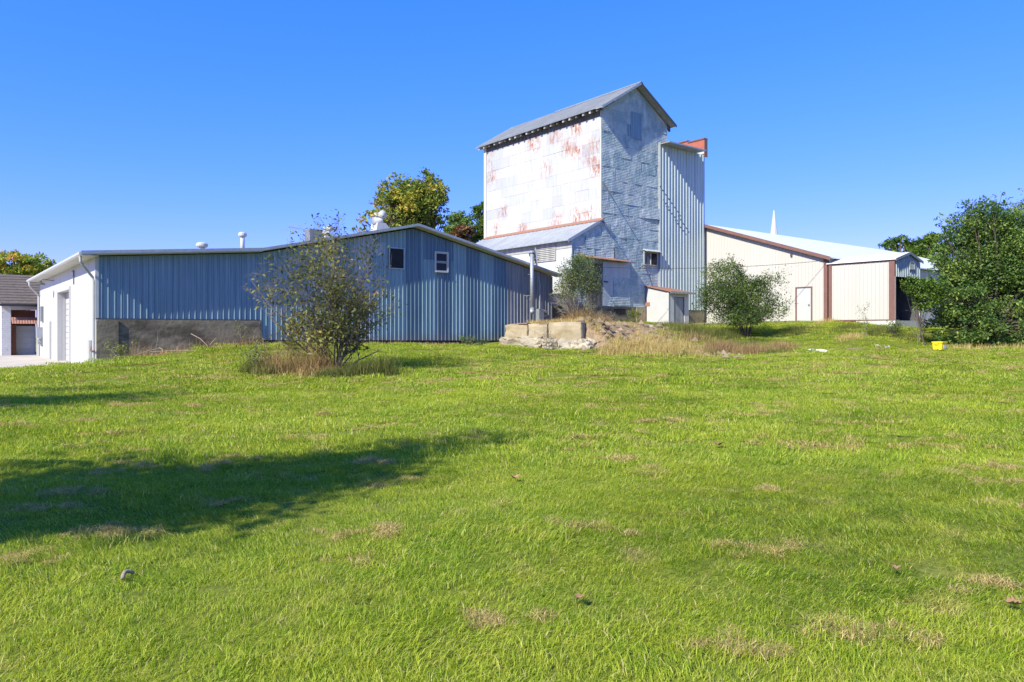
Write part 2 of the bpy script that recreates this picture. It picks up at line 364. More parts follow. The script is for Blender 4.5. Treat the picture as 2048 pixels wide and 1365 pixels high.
def ground_z(x, y):
    x = np.atleast_1d(np.asarray(x, float)); y = np.atleast_1d(np.asarray(y, float))
    r = np.hypot(x, y-10); sc_ = np.minimum(1, 70/np.maximum(r, 1e-6)); xx, yy = x*sc_, 10+(y-10)*sc_
    z = np.full(xx.shape, _w[_n])+_w[_n+1]*xx+_w[_n+2]*yy
    for i in range(_n): z += _w[i]*_phi((xx-P_[i,0])**2+(yy-P_[i,1])**2)
    z = np.clip(z, -.4, 2.3)
    u = (x-WA[0])*WU[0]+(y-WA[1])*WU[1]; v = (x-WA[0])*-WU[1]+(y-WA[1])*WU[0]      # along and behind the retaining wall
    m = sstep(u, .45, .9)*sstep(v, .18, .55)*(1-sstep(u, WLEN-.1, WLEN+1.6))*(1-sstep(v, 6.5, 9))
    z = z*(1-m)+np.maximum(z, 1.84)*m
    b = np.zeros_like(x)
    for i in range(14): b += np.sin(x*_kx[i]*(.8+.25*i)+y*_ky[i]*(.8+.25*i)+_ph[i])/(1+.5*i)
    far = np.clip((np.hypot(x, y)-2)/6, 0, 1)*(1-sstep(np.hypot(x-10, y-20), 30, 60))
    pad = (1-sstep(x, 5.5, 6.1))*sstep(y, 33.9, 34.5)
    z = z+.022*b*far*(1-pad)
    heap = np.exp(-(((x-26.6)/2.6)**2+((y-24.6)/2.4)**2))
    rough = np.sin(x*2.3+y*1.1)*np.sin(y*2.9-x*.7)+.6*np.sin(x*5.1+1)*np.sin(y*4.7)
    z = z+heap*(.20+.20*rough)
    dm = np.exp(-(((x-28.3)/3.4)**2+((y-25.6)/2.2)**2)**1.5)
    z = z+dm*(.10*np.sin(x*6.3+1.3*np.sin(y*3))*np.sin(y*7.1+x)+.08*np.sin(x*11+2)*np.sin(y*9.3+x*3)-.10*np.sin(x*2.1+.5)*np.sin(y*1.9))
    return np.where(pad > .3, np.minimum(z, -.04), z)
def gz(x, y): return float(ground_z(x, y)[0])
def dirt_mask(x, y):
    d = np.exp(-(((x-26.9)/2.5)**2+((y-25.0)/2.2)**2)**1.5)*1.0
    d = np.maximum(d, .9*np.exp(-(((x-30.2)/2.5)**2+((y-26.8)/1.2)**2)**1.5))
    strip = sstep(y, 30.4, 31.2)*(1-sstep(y, 32.2, 32.6))*sstep(x, 4.8, 6)*(1-sstep(x, 21.7, 22.5))
    d = np.maximum(d, strip)
    u = (x-WA[0])*WU[0]+(y-WA[1])*WU[1]; v = (x-WA[0])*-WU[1]+(y-WA[1])*WU[0]
    d = np.maximum(d, .95*sstep(u, .0, .4)*sstep(v, -.35, -.1)*(1-sstep(u, WLEN+.5, WLEN+2.5))*(1-sstep(v, 6.5, 9)))
    yard = sstep(x, 26, 28)*sstep(y, 28.6, 29.2)*(1-sstep(x, 40, 42))
    d = np.maximum(d, .62*yard)
    path = np.exp(-(((x-33.9)/1.0)**2+((y-17.0)/.6)**2)); d = np.maximum(d, .8*path)
    return d
def axis(lo, hi, c0, c1, step, grow=1.22):
    a = list(np.arange(c0, c1+step/2, step)); s = step
    while a[-1] < hi: s *= grow; a.append(a[-1]+s)
    s = step
    while a[0] > lo: s *= grow; a.insert(0, a[0]-s)
    return np.array(a)
ax_, ay_ = axis(-1500, 1500, -14, 46, .2), axis(-1500, 1500, -2, 36, .2)
X_, Y_ = np.meshgrid(ax_, ay_); xf, yf = X_.ravel(), Y_.ravel()
nx, ny = len(ax_), len(ay_); i_ = (np.arange(ny-1)[:,None]*nx+np.arange(nx-1)[None,:]).ravel()
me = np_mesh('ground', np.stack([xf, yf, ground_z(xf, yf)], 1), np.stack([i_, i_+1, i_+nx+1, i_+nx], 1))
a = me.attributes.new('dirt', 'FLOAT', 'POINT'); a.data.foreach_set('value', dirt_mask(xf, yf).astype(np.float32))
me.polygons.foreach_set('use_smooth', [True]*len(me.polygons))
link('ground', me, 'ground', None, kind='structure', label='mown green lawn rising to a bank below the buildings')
MB().box(-14, 5.22, 34.6, 58, -.35, .0).build('concrete_apron', 'pad_concrete', None, kind='structure', label='pale concrete apron in front of the white garage wall')

# ------------------------------------------------------------------ corrugated sheets
PROF2 = [(0, 0), (.045, .036), (.16, .036), (.21, 0), (.36, 0), (.395, .024), (.47, .024), (.52, 0)]     # fractions of a pitch, relief in m
PROF1 = [(0, 0), (.05, .030), (.20, .030), (.27, 0)]
def ribs(lo, hi, pitch, prof):
    out = [(lo, 0.)]; k = math.floor(lo/pitch)-1
    while k*pitch < hi+pitch:
        for f, h in prof:
            u = k*pitch+f*pitch
            if lo < u < hi: out.append((u, h))
        k += 1
    out.append((hi, 0.)); return out
def sheet_y(x0, x1, zb, zt, Y, pitch=.2286, prof=PROF2, off=0., out=-1):     # on a wall of constant Y; relief towards -Y
    mb = MB(); pr = ribs(x0, x1, pitch, prof); n = len(pr)
    vs = [(u, Y+out*(h+off), zb(u)) for u, h in pr]+[(u, Y+out*(h+off), zt(u)) for u, h in pr]
    return mb.add(vs, [(i, i+1, n+i+1, n+i) if out < 0 else (i+1, i, n+i, n+i+1) for i in range(n-1)])
def sheet_x(y0, y1, zb, zt, X, pitch=.2286, prof=PROF1, off=0.):              # on a wall of constant X; relief towards -X
    mb = MB(); pr = ribs(y0, y1, pitch, prof); n = len(pr)
    vs = [(X-h-off, u, zb(u)) for u, h in pr]+[(X-h-off, u, zt(u)) for u, h in pr]
    return mb.add(vs, [(i+1, i, n+i, n+i+1) for i in range(n-1)])
def lin(pts):
    xs = [p[0] for p in pts]; ys = [p[1] for p in pts]
    return lambda x: float(np.interp(x, xs, ys))
def const(c): return lambda x: c
def frame_y(x0, x1, z0, z1, Y, w, d, sill=0):    # four bars round an opening on a wall of constant Y
    m = MB(); m.box(x0-w, x0, Y-d, Y+.02, z0-w, z1+w); m.box(x1, x1+w, Y-d, Y+.02, z0-w, z1+w)
    m.box(x0, x1, Y-d-.003, Y+.02, z1, z1+w); m.box(x0-sill, x1+sill, Y-d-.006-sill, Y+.02, z0-w, z0); return m

# ------------------------------------------------------------------ the long blue barn
BY = 32.0; BX0 = 4.86; BX1 = 28.25; XA = 11.15; XR = 18.94
barn = thing('metal_barn', 'long low barn of blue-grey corrugated sheets with white garage wall at its left end', 'barn', (BX0, BY, 0))
eL, eA, eR, eE = 2.98, 3.55, 5.30, 3.33
roof_z = lin([(4.39, hz(eL)), (XA, hz(eA)), (XR, hz(eR)), (28.0, hz(eE)), (28.6, hz(eE)-.13)])
wt_ = lambda x: roof_z(x)-.20
fz = hz(.455)                                     # top of the addition's concrete foundation
sb = lambda x: fz-.01 if x < XA else float(np.interp(x, [XA, 21.5, 22.2, 30], [1.10, .99, .97, .97]))
# cores behind the sheets
MB().prism([(BX0+.05, BY+.06, -.2), (XA, BY+.06, -.2), (XR, BY+.06, -.2), (BX1, BY+.06, -.2), (BX1, BY+.06, wt_(BX1)), (XR, BY+.06, wt_(XR)), (XA, BY+.06, wt_(XA)), (BX0+.05, BY+.06, wt_(BX0))], (0, .10, 0)).build('wall_core', 'dark_trim', barn)
x = BX0+.02; k = 0
tones = ['blue_sheet']*10+['blue_sheet','blue_sheet','pale_sheet','blue_sheet','blue_sheet','dark_sheet','blue_sheet','dark_sheet','blue_sheet','dark_sheet','blue_sheet','dark_sheet','worn_sheet','worn_sheet','worn_sheet','worn_sheet']
while x < BX1-.05:
    x2 = min(x+.9144, BX1)
    if x < XA < x2-.1: x2 = XA
    if BX1-x2 < .3: x2 = BX1
    kk = tones[min(k, len(tones)-1)]
    if x < 10.2: kk = 'blue_sheet'
    if x > XA-.1 and kk == 'blue_sheet': kk = 'grey_blue_sheet'
    sheet_y(x, x2, sb, wt_, BY, off=.004*(k % 2)).build('siding_sheet', kk, barn); x = x2; k += 1
# two patches of darker sheet left of the white window
pa, pb_ = on_y(847, 470, BY).x, on_y(905, 470, BY).x
sheet_y(pa, pb_, lambda u: on_y(876, 521, BY).z, lambda u: wt_(u)-.02, BY, off=.012).build('siding_sheet', 'dark_sheet', barn)
a1, b1 = on_y(730, 508, BY), on_y(770, 486, BY); sheet_y(a1.x, b1.x, const(a1.z), const(b1.z), BY, off=.014).build('patch_sheet', 'pale_sheet', barn)
# foundations
f0 = MB().box(BX0+.10, XA+.02, BY-.10, BY+.05, -.3, fz-.06); f0.build('foundation', 'grey_concrete', barn)
MB().box(BX0+.0, BX0+.75, BY-.17, BY-.102, -.3, fz-.10).build('foundation_pier', 'grey_concrete', barn)
MB().box(BX0, XA+.02, BY-.06, BY+.04, fz-.058, fz-.012).build('sill_flashing', 'dark_trim', barn)
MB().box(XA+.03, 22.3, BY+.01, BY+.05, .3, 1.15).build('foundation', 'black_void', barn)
# roof
def slab(pts, y0, y1, th): 
    return MB().prism([(p[0], y0, p[1]) for p in pts]+[(p[0], y0, p[1]-th) for p in reversed(pts)], (0, y1-y0, 0))
rt = [(4.30, roof_z(4.39)-.01), (XA, roof_z(XA)), (XR, roof_z(XR)), (28.55, roof_z(28.55))]
slab(rt[:2], BY-.50, 51.6, .06).build('roof', 'grey_roof', barn)
slab(rt[1:3], BY-.50, 51.6, .06).build('roof', 'grey_roof', barn)
slab(rt[2:], BY-.50, 51.6, .06).build('roof', 'grey_roof', barn)
dn = lambda q, d: [(a, b-d) for a, b in q]
slab(dn(rt[:2], .004), BY-.53, BY-.503, .125).build('rake_trim', 'galvanised', barn)
slab(dn(rt[1:3], .004), BY-.53, BY-.503, .115).build('rake_trim', 'galvanised', barn)
slab(dn(rt[2:], .004), BY-.53, BY-.503, .115).build('rake_trim', 'galvanised', barn)
slab(dn(rt[:2], .13), BY-.50, BY+.05, .03).build('soffit', 'soffit', barn)
slab(dn(rt[1:3], .115), BY-.50, BY+.05, .02).build('soffit', 'soffit', barn)
slab(dn(rt[2:], .115), BY-.50, BY+.05, .02).build('soffit', 'soffit', barn)
MB().box(BX1-.12, BX1-.02, BY+.17, 51.2, .4, roof_z(BX1)-.2).build('end_wall', 'worn_sheet', barn)
MB().prism([(BX0+.3, 51.2, -.2), (BX1, 51.2, -.2), (BX1, 51.2, wt_(BX1)), (XR, 51.2, wt_(XR)), (XA, 51.2, wt_(XA)), (BX0+.3, 51.2, wt_(BX0))], (0, .1, 0)).build('back_wall', 'worn_sheet', barn)
# white left wall with the garage door
LX = BX0; we = hz(2.80)
gp = lambda px, py: on_x(px, py, LX)
dy0, dy1 = gp(140.5, 660).y, gp(117, 660).y; dz1 = gp(140.5, 579).z
wy1 = 51.2; w2 = gp(110, 660).y
def wallbox(y0, y1, z0, z1, nm='wall', mat='white_paint', d=.0): return MB().box(LX-d, LX+.14, y0, y1, z0, z1).build(nm, mat, barn)
n_pan = 4
ys_ = np.linspace(BY+.0, dy0-.001, n_pan+1)
for i in range(n_pan): wallbox(ys_[i]+.004, ys_[i+1]-.004, -.2, we, 'wall_panel', d=.004*(i % 2))
ys_ = np.linspace(dy1+.001, wy1, 6)
for i in range(5): wallbox(ys_[i]+.004, ys_[i+1]-.004, -.1, we, 'wall_panel', d=.004*(i % 2))
wallbox(dy0, dy1, dz1, we, 'lintel')
for y0, y1, z0 in ((BY+.06, dy0-.01, -.2), (dy1+.01, wy1, -.2), (dy0-.005, dy1+.005, dz1+.01)): MB().box(LX+.145, LX+.5, y0, y1, z0, we-.02).build('wall_core', 'white_paint', barn)
door = MB().box(LX+.36, LX+.38, dy0, dy1, -.05, dz1-.001).build('garage_door', 'white_trim', barn)
ns = 12; hh = (dz1+.0)/ns
for i in range(ns): MB().box(LX+.325, LX+.358, dy0+.012, dy1-.012, i*hh+.014, (i+1)*hh-.014).build('door_panel', 'white_trim', door)
fr = MB(); fr.box(LX-.05, LX+.1, dy0-.14, dy0-.004, -.1, dz1+.14); fr.box(LX-.05, LX+.1, dy1+.004, dy1+.14, -.1, dz1+.14); fr.box(LX-.053, LX+.1, dy0-.004, dy1+.004, dz1+.003, dz1+.14)
fr.build('door_frame', 'white_trim', barn)
sf = MB().prism([(4.36, BY-.50, hz(eL)-.17), (LX+.02, BY-.50, we+.003), (LX+.02, BY-.50, we+.02), (4.36, BY-.50, hz(eL)-.15)], (0, 19.9, 0)); sf.build('eave_soffit', 'soffit', barn)
MB().prism([(4.30, BY-.51, hz(eL)-.08), (4.23, BY-.51, hz(eL)-.06), (4.23, BY-.51, hz(eL)-.14), (4.27, BY-.51, hz(eL)-.20), (4.36, BY-.51, hz(eL)-.20), (4.36, BY-.51, hz(eL)-.08)], (0, 20.1, 0)).build('gutter', 'white_trim', barn)
for (yy, z0) in ((BY+.10, .05), (wy1-.1, .0)):
    MB().tube([(4.30, yy-.35, hz(eL)-.2), (4.31, yy-.35, hz(eL)-.40), (4.40, yy-.28, hz(eL)-.55), (4.76, yy, hz(eL)-.95), (4.79, yy, hz(eL)-1.1), (4.79, yy, z0)], .05, 8).build('downspout', 'white_trim', barn)
MB().box(BX0-.03, BX0+.09, BY-.035, BY-.002, fz, we+.1).build('corner_trim', 'white_trim', barn)
MB().box(BX0-.02, BX0+.06, BY-.10, BY-.02, .0, fz-.06).build('corner_post', 'soffit', barn)
# fittings on the white wall
p = gp(86, 631); MB().box(LX-.12, LX, p.y-.35, p.y+.35, p.z-.35, p.z+.5).build('meter_box', 'grey_box', barn)
p = gp(84, 666); MB().box(LX-.28, LX, p.y-.45, p.y+.25, p.z-.30, p.z+.32).build('mailbox', 'galvanised', barn)
p = gp(85, 684); mt = MB().box(LX-.08, LX, p.y-.2, p.y+.2, p.z-.25, p.z+.25).build('meter_base', 'grey_box', barn)
MB().tube([(LX-.08, p.y, p.z), (LX-.22, p.y, p.z)], .14, 12).build('meter_glass', 'galvanised', mt)
p = gp(103, 643); MB().box(LX-.10, LX, p.y-.06, p.y+.06, 0, p.z).build('conduit', 'white_trim', barn)
p = gp(108, 562); lamp = MB().tube([(LX, p.y, p.z), (LX-.5, p.y, p.z+.06), (LX-.6, p.y, p.z-.05)], .018, 6).build('wall_lamp', 'dark_trim', barn)
MB().lathe((LX-.6, p.y, p.z-.22), [(.24, 0), (.20, .05), (.07, .12), (.05, .19)], 14).build('lamp_shade', 'dark_trim', lamp)
p = gp(149, 556); tr_ = MB().box(LX-.06, LX, p.y-.02, p.y+.02, p.z-.30, p.z+.30); tr_.box(LX-.06, LX, p.y-.02, p.y+.5, p.z+.29, p.z+.33); tr_.build('sign_bracket', 'grey_box', barn)
p = gp(186, 690); MB().tube([(4.76, BY+.55, -.1), (4.74, BY+.45, 1.15)], .11, 10).build('drain_pipe', 'white_trim', barn)
MB().tube([(4.76, BY+.35, .9), (4.70, BY+.12, .75), (4.78, BY-.16, .74)], .03, 6).build('spigot', 'brown_trim', barn)
# windows on the blue front
a_, b_ = on_y(778.5, 536, BY), on_y(806, 499, BY)
wn = frame_y(a_.x, b_.x, a_.z, b_.z, BY, .05, .075).build('window_frame', 'galvanised', barn, label='aluminium trim round a dark unglazed opening')
MB().box(a_.x, b_.x, BY-.05, BY-.03, a_.z, b_.z).build('opening', 'black_void', wn)
a_, b_ = on_y(870.5, 542, BY), on_y(893, 508, BY); zm = (a_.z+b_.z)/2
wn = frame_y(a_.x, b_.x, a_.z, b_.z, BY, .075, .10, .02).build('window_frame', 'white_trim', barn, label='white sash window frame')
for z0, z1, q in ((a_.z, zm-.02, .05), (zm+.02, b_.z, .062)):
    MB().box(a_.x+.03, b_.x-.03, BY-q, BY-q+.02, z0+.03, z1-.03).build('pane', 'dark_glass', wn)
    s_ = MB(); s_.box(a_.x, a_.x+.03, BY-q-.012, BY-.02, z0, z1); s_.box(b_.x-.03, b_.x, BY-q-.012, BY-.02, z0, z1); s_.box(a_.x+.03, b_.x-.03, BY-q-.012, BY-.02, z0, z0+.03); s_.box(a_.x+.03, b_.x-.03, BY-q-.012, BY-.02, z1-.03, z1); s_.build('sash', 'white_trim', wn)
# stove pipe, electrical cabinet
p = on_y(1053, 507, BY-.22); q = on_y(1050, 620, BY-.22)
pipe = MB().tube([(p.x, BY-.7, q.z+.02), (p.x, BY-.7, p.z)], .105, 14).build('stove_pipe', 'galvanised', barn, True)
MB().lathe((p.x, BY-.7, p.z-.02), [(.17, 0), (.17, .09), (.12, .12)], 14).build('pipe_cap', 'galvanised', pipe)
MB().tube([(p.x+.02, BY-.70, q.z+.06), (p.x-.06, BY-.78, q.z-.10), (p.x-.16, BY-.9, q.z-.14)], .13, 12).build('pipe_elbow', 'galvanised', pipe, True)
for zz in (.25, .62): 
    zc = q.z+(p.z-q.z)*zz; MB().tube([(p.x, BY-.03, zc), (p.x, BY-.7, zc)], .018, 6).build('pipe_bracket', 'grey_box', pipe)
p = on_y(1078, 618, BY-.3); q = on_y(1088, 645, BY-.3)
cab = MB().box(p.x, q.x, BY-.32, BY-.04, q.z, p.z).build('electrical_cabinet', 'grey_box', barn)
for px, py in ((1089, 624), (1089, 632), (1089, 641)):
    p = on_y(px, py, BY-.1); MB().tube([(p.x, BY-.03, p.z), (p.x, BY-.2, p.z)], .085, 12).build('meter', 'galvanised', cab)
p = on_y(1079, 500, BY-.05); MB().tube([(p.x, BY-.08, 2.6), (p.x, BY-.08, 4.1), (p.x, BY+.3, p.z+.15)], .03, 6).build('conduit', 'galvanised', barn)
# things on the roof
def on_roof(px, Y):                                   # the point of the barn roof on the vertical line px at depth Y
    p = on_y(px, 500, Y); return Vector((p.x, Y, roof_z(p.x)))
for px, Y, ty, r in ((404, 33.6, 485, .17), (485, 34.0, 464.5, .13)):
    p = on_roof(px, Y); h = on_y(px, ty, Y).z-p.z
    pv = MB().tube([p-Vector((0,0,.1)), p+Vector((0,0,h-.1))], r*.75, 12).build('roof_vent', 'white_trim', barn, True)
    MB().lathe(p+Vector((0,0,h-.22)), [(r*1.2, 0), (r*1.45, .05), (r*1.45, .14), (r*1.05, .2), (r*.35, .22)], 16).build('vent_cap', 'white_trim', pv)
def blower(px, Y, s):
    p = on_roof(px, Y)
    bl = MB().prism([(p.x-.55*s, p.y-.5*s, p.z-.15), (p.x+.6*s, p.y-.5*s, p.z-.15), (p.x+.6*s, p.y-.5*s, p.z+.25*s), (p.x+.25*s, p.y-.5*s, p.z+.62*s), (p.x-.40*s, p.y-.5*s, p.z+.62*s)], (0, 1.0*s, 0)).build('roof_ventilator', 'white_trim', barn)
    MB().tube([(p.x-.15*s, p.y, p.z+.55*s), (p.x-.15*s, p.y, p.z+.95*s), (p.x-.02*s, p.y, p.z+1.22*s)], .42*s, 14).build('ventilator_housing', 'white_trim', bl, True)
    MB().tube([(p.x-.02*s, p.y-.02, p.z+1.1*s), (p.x+.38*s, p.y-.02, p.z+1.42*s)], [.30*s, .30*s], 14).build('ventilator_hood', 'white_trim', bl, True)
blower(759, 35.2, .72); blower(655, 37.5, .55)
p = on_roof(627, 36.0); MB().box(p.x-.34, p.x+.34, p.y-.34, p.y+.34, p.z-.2, p.z+.66).build('chimney_box', 'grey_box', barn)
p = on_roof(579, 36.0); an = MB().tube([p-Vector((0,0,.1)), p+Vector((0,0,1.0))], .020, 6).build('aerial', 'galvanised', barn)
e_ = MB(); top = p+Vector((0,0,.95))
e_.tube([top+Vector((-.1,0,.05)), top+Vector((1.1,.2,-.02))], .016, 5)
for i in range(5):
    c = top+Vector((-.05+.26*i, .04*i, .04-.015*i)); l = .52-.06*i; e_.tube([c-Vector((l*.5, -l, l*.3)), c+Vector((l*.5, -l, l*.3))], .012, 4)
e_.build('aerial_elements', 'galvanised', an)

# ------------------------------------------------------------------ the grain elevator
def clip(poly, a, b, c):                  # keep a*u + b*z <= c
    out = []
    for i in range(len(poly)):
        p, q = poly[i], poly[(i+1) % len(poly)]; dp, dq = a*p[0]+b*p[1]-c, a*q[0]+b*q[1]-c
        if dp <= 0: out.append(p)
        if (dp < 0 < dq) or (dq < 0 < dp):
            t = dp/(dp-dq); out.append((p[0]+(q[0]-p[0])*t, p[1]+(q[1]-p[1])*t))
    return out
GX0, GX1, GXR = 32.28, 38.42, 35.28; GY = 32.0; GYB = 44.2
eGe, eGr = 13.70, 15.76; sG = (eGr-eGe)/(GXR-31.93)
elev = thing('grain_elevator', 'tall old grain elevator clad in rust-stained white and grey metal sheets', 'grain elevator', (GX0, GY, 0))
gab = lambda u: hz(eGr)-sG*abs(u-GXR)-.16
core = MB().prism([(GX0+.05, GY+.06, 0), (GX1, GY+.06, 0), (GX1, GY+.06, gab(GX1)), (GXR, GY+.06, gab(GXR)), (GX0+.05, GY+.06, gab(GX0+.05))], (0, GYB-GY-.06, 0)); core.build('wall_core', 'grey_wood', elev)
def sheets(umin, umax, zmin, zmax, rowh, w, planes, put, mat, seed):
    r = random.Random(seed); z = zmin; row = 0
    while z < zmax:
        z2 = z+rowh*r.uniform(.95, 1.05)
        if zmax-z2 < rowh*.4: z2 = zmax
        u = umin; first = True
        while u < umax-.01:
            u2 = u+w*(r.uniform(.35, .9) if first else r.uniform(.85, 1.1)); first = False
            if umax-u2 < w*.35: u2 = umax
            poly = [(u, z-.02), (u2+.012, z-.02), (u2+.012, z2), (u, z2)]
            for a, b, c in planes: poly = clip(poly, a, b, c) if poly else poly
            if len(poly) >= 3: put(poly, (u+u2)/2, (z+z2)/2, r, mat, row)
            u = u2
        z = z2; row += 1
def put_y(poly, uc, zc, r, mat, row):
    ty, tx = max(-.045, min(.045, r.gauss(0, .022))), r.uniform(.003, .015); o = r.uniform(.022, .042)
    if r.random() < .035: ty, tx, o = r.choice((-.09, .07)), r.uniform(.02, .06), o+.06         # a sheet that has come loose
    pts = [(p[0], GY-.0-o-ty*(p[0]-uc)-tx*(zc-p[1]), p[1]) for p in poly]
    MB().prism(pts, (0, .010, 0)).build('metal_sheet', mat, elev)
def put_x(poly, uc, zc, r, mat, row):
    tx = r.uniform(.006, .016); o = r.uniform(.010, .018)
    pts = [(GX0-o-tx*(zc-p[1]), p[0], p[1]) for p in poly]
    MB().prism(pts, (.008, 0, 0)).build('metal_sheet', mat, elev)
zl = hz(6.81)
gpl = [(-sG, 1, hz(eGr)-.16-sG*GXR), (sG, 1, hz(eGr)-.16+sG*GXR)]
zf0 = hz(1.46)
sheets(GX0, GX1, zf0, hz(eGr), .72, 1.45, gpl, put_y, 'pressed_sheet', 3)
sheets(GY, GYB, zl-.1, gab(GX0)+.1, .72, 1.22, [], put_x, 'rusty_white_sheet', 5)
for y0, y1 in ((GY-.03, GY+.07), (GYB-.25, GYB+.05)): MB().box(GX0-.06, GX0-.025, y0, y1, zl-.1, gab(GX0)+.05).build('corner_trim', 'white_trim', elev)
# main roof, in sheets, with bare rafter ends under the eave
def rz(u): return hz(eGr)-sG*abs(u-GXR)
yy = np.linspace(GY-.56, GYB+.55, 10)
for i in range(9):
    y0, y1 = yy[i]+.006, yy[i+1]-.006
    for (ua, ub) in ((31.78, GXR), (GXR, 38.74)):
        mb = MB(); pr = ribs(y0, y1, .30, [(0,0), (.06,.025), (.14,.025), (.2,0)]); n = len(pr)
        mb.add([(ua, q, rz(ua)+h) for q, h in pr]+[(ub, q, rz(ub)+h) for q, h in pr], [(i2+1, i2, n+i2, n+i2+1) for i2 in range(n-1)])
        mb.prism([(ua, y0, rz(ua)-.004), (ub, y0, rz(ub)-.004), (ub, y0, rz(ub)-.05), (ua, y0, rz(ua)-.05)], (0, y1-y0, 0)); mb.build('roof_sheet', 'grey_roof', elev)
MB().prism([(GXR-.16, GY-.59, rz(GXR-.16)+.03), (GXR, GY-.59, rz(GXR)+.06), (GXR+.16, GY-.59, rz(GXR+.16)+.03), (GXR, GY-.59, rz(GXR)+.02)], (0, 8.2, 0)).build('ridge_cap', 'galvanised', elev)
for (ua, ub) in ((31.76, GXR), (GXR, 38.76)):
    MB().prism([(ua, GY-.585, rz(ua)-.01), (ub, GY-.585, rz(ub)-.01), (ub, GY-.585, rz(ub)-.16), (ua, GY-.585, rz(ua)-.16)], (0, .022, 0)).build('rake_trim', 'dark_trim' if ub > 36 else 'galvanised', elev)
    MB().prism([(ua, GY-.56, rz(ua)-.055), (ub, GY-.56, rz(ub)-.055), (ub, GY-.56, rz(ub)-.09), (ua, GY-.56, rz(ua)-.09)], (0, .56, 0)).build('soffit', 'grey_wood', elev)
rr = random.Random(4)
for i in range(21):
    y = GY-.1+i*.62
    for sx, m_ in ((-1, 'weathered_wood'), (1, 'weathered_wood')):
        ua, ub = (31.84+rr.uniform(0, .06), GX0+.05) if sx < 0 else (GX1-.05, 38.68)
        MB().prism([(ua, y, rz(ua)-.056), (ub, y, rz(ub)-.056), (ub, y, rz(ub)-.40), (ua, y, rz(ua)-.26)], (0, .16, 0)).build('rafter_end', 'grey_wood' if i % 3 else m_, elev)
MB().box(GX0-.035, GX0-.005, GY+.05, GYB, gab(GX0)-.56, gab(GX0)+.02).build('frieze_board', 'weathered_wood', elev)
br_ = MB().prism([(31.98, GY-.51, rz(31.98)-.17), (32.9, GY-.51, rz(32.9)-.17), (32.9, GY-.51, rz(32.9)-.25), (31.98, GY-.51, rz(31.98)-.23)], (0, .04, 0)); br_.build('barge_board', 'weathered_wood', elev)
# loft door in the gable, braces
a_, b_ = on_y(1261, 277, GY), on_y(1281.5, 229, GY)
sheet_y(a_.x, b_.x, const(a_.z), const(b_.z), GY-.06, .2, PROF1).build('loft_door', 'blue_sheet', elev)
MB().box(a_.x, b_.x, GY-.058, GY-.02, a_.z, b_.z).build('loft_door_back', 'dark_trim', elev)
a2 = on_y(1254, 272, GY); b2 = on_y(1260, 250, GY); sheet_y(a2.x, a_.x-.01, const(a2.z), const(b2.z), GY-.05, .2, PROF1).build('loft_door_batten', 'blue_sheet', elev)
for q in (((1204, 363), (1222, 390)), ((1203, 441), (1221, 462))):
    p0, p1 = on_y(*q[0], GY), on_y(*q[1], GY-.6); MB().tube([(p0.x, GY-.03, p0.z), (p1.x, GY-.62, p1.z)], .03, 6).build('brace_rod', 'dark_trim', elev)
# lean-to
LNX = 29.77; lz = lambda u: float(np.interp(u, [29.40, GX0], [hz(5.33), zl])); sL = (zl-hz(5.33))/(GX0-29.40)
MB().prism([(LNX+.05, GY+.06, 0), (GX0+.1, GY+.06, 0), (GX0+.1, GY+.06, zl-.1), (LNX+.05, GY+.06, lz(LNX)-.12)], (0, GYB-GY-.06, 0)).build('lean_to_core', 'grey_wood', elev)
sheets(LNX, GX0-.004, zf0, zl, .72, 1.3, [(-sL, 1, lz(29.40)-.11-sL*29.40)], put_y, 'pressed_sheet', 9)
yl = np.linspace(GY-.10, GYB+.15, 12)
for i in range(11):
    y0, y1 = yl[i]+.006, yl[i+1]-.006; ua, ub = 29.40, GX0-.03
    mb = MB(); pr = ribs(y0, y1, .40, [(0,0), (.06,.03), (.12,.03), (.18,0)]); n = len(pr)
    mb.add([(ua, q, lz(ua)+h) for q, h in pr]+[(ub, q, lz(ub)+h) for q, h in pr], [(k+1, k, n+k, n+k+1) for k in range(n-1)])
    mb.prism([(ua, y0, lz(ua)-.004), (ub, y0, lz(ub)-.004), (ub, y0, lz(ub)-.04), (ua, y0, lz(ua)-.04)], (0, y1-y0, 0)); mb.build('lean_to_roof_sheet', 'lean_roof', elev)
MB().prism([(29.38, GY-.125, lz(29.38)+.03), (GX0-.05, GY-.125, zl+.03), (GX0-.05, GY-.125, zl-.16), (29.38, GY-.125, lz(29.38)-.16)], (0, .022, 0)).build('lean_to_rake', 'galvanised', elev)
MB().prism([(GX0-.03, GY-.28, zl+.10), (GX0-.30, GY-.28, lz(GX0-.30)+.06), (GX0-.30, GY-.28, lz(GX0-.30)+.035), (GX0-.03, GY-.28, zl+.035)], (0, 12.3, 0)).build('rusty_flashing', 'rust_sheet', elev)
ly = np.linspace(GY, GYB, 9)
for i in range(8): MB().box(LNX-.012-.004*(i % 2), LNX+.05, ly[i]+.003, ly[i+1]-.003, zf0, lz(LNX)-.14).build('lean_to_panel', 'white_paint', elev)
MB().box(LNX-.045, LNX-.017, GY-.02, GYB, lz(LNX)-.62, lz(LNX)-.12).build('frieze_board', 'grey_wood', elev)
MB().box(LNX-.05, LNX+.01, GY-.055, GY-.006, zf0, lz(LNX)-.14).build('corner_trim', 'white_trim', elev)
p, q = on_x(1066, 524, LNX), on_x(1111, 493, LNX)
lv = MB(); y0, y1, z0, z1 = min(p.y, q.y), max(p.y, q.y), p.z, q.z
lv.box(LNX-.08, LNX-.02, y0-.08, y0, z0-.08, z1+.08); lv.box(LNX-.08, LNX-.02, y1, y1+.08, z0-.08, z1+.08); lv.box(LNX-.083, LNX-.02, y0, y1, z1, z1+.08); lv.box(LNX-.083, LNX-.02, y0, y1, z0-.08, z0)
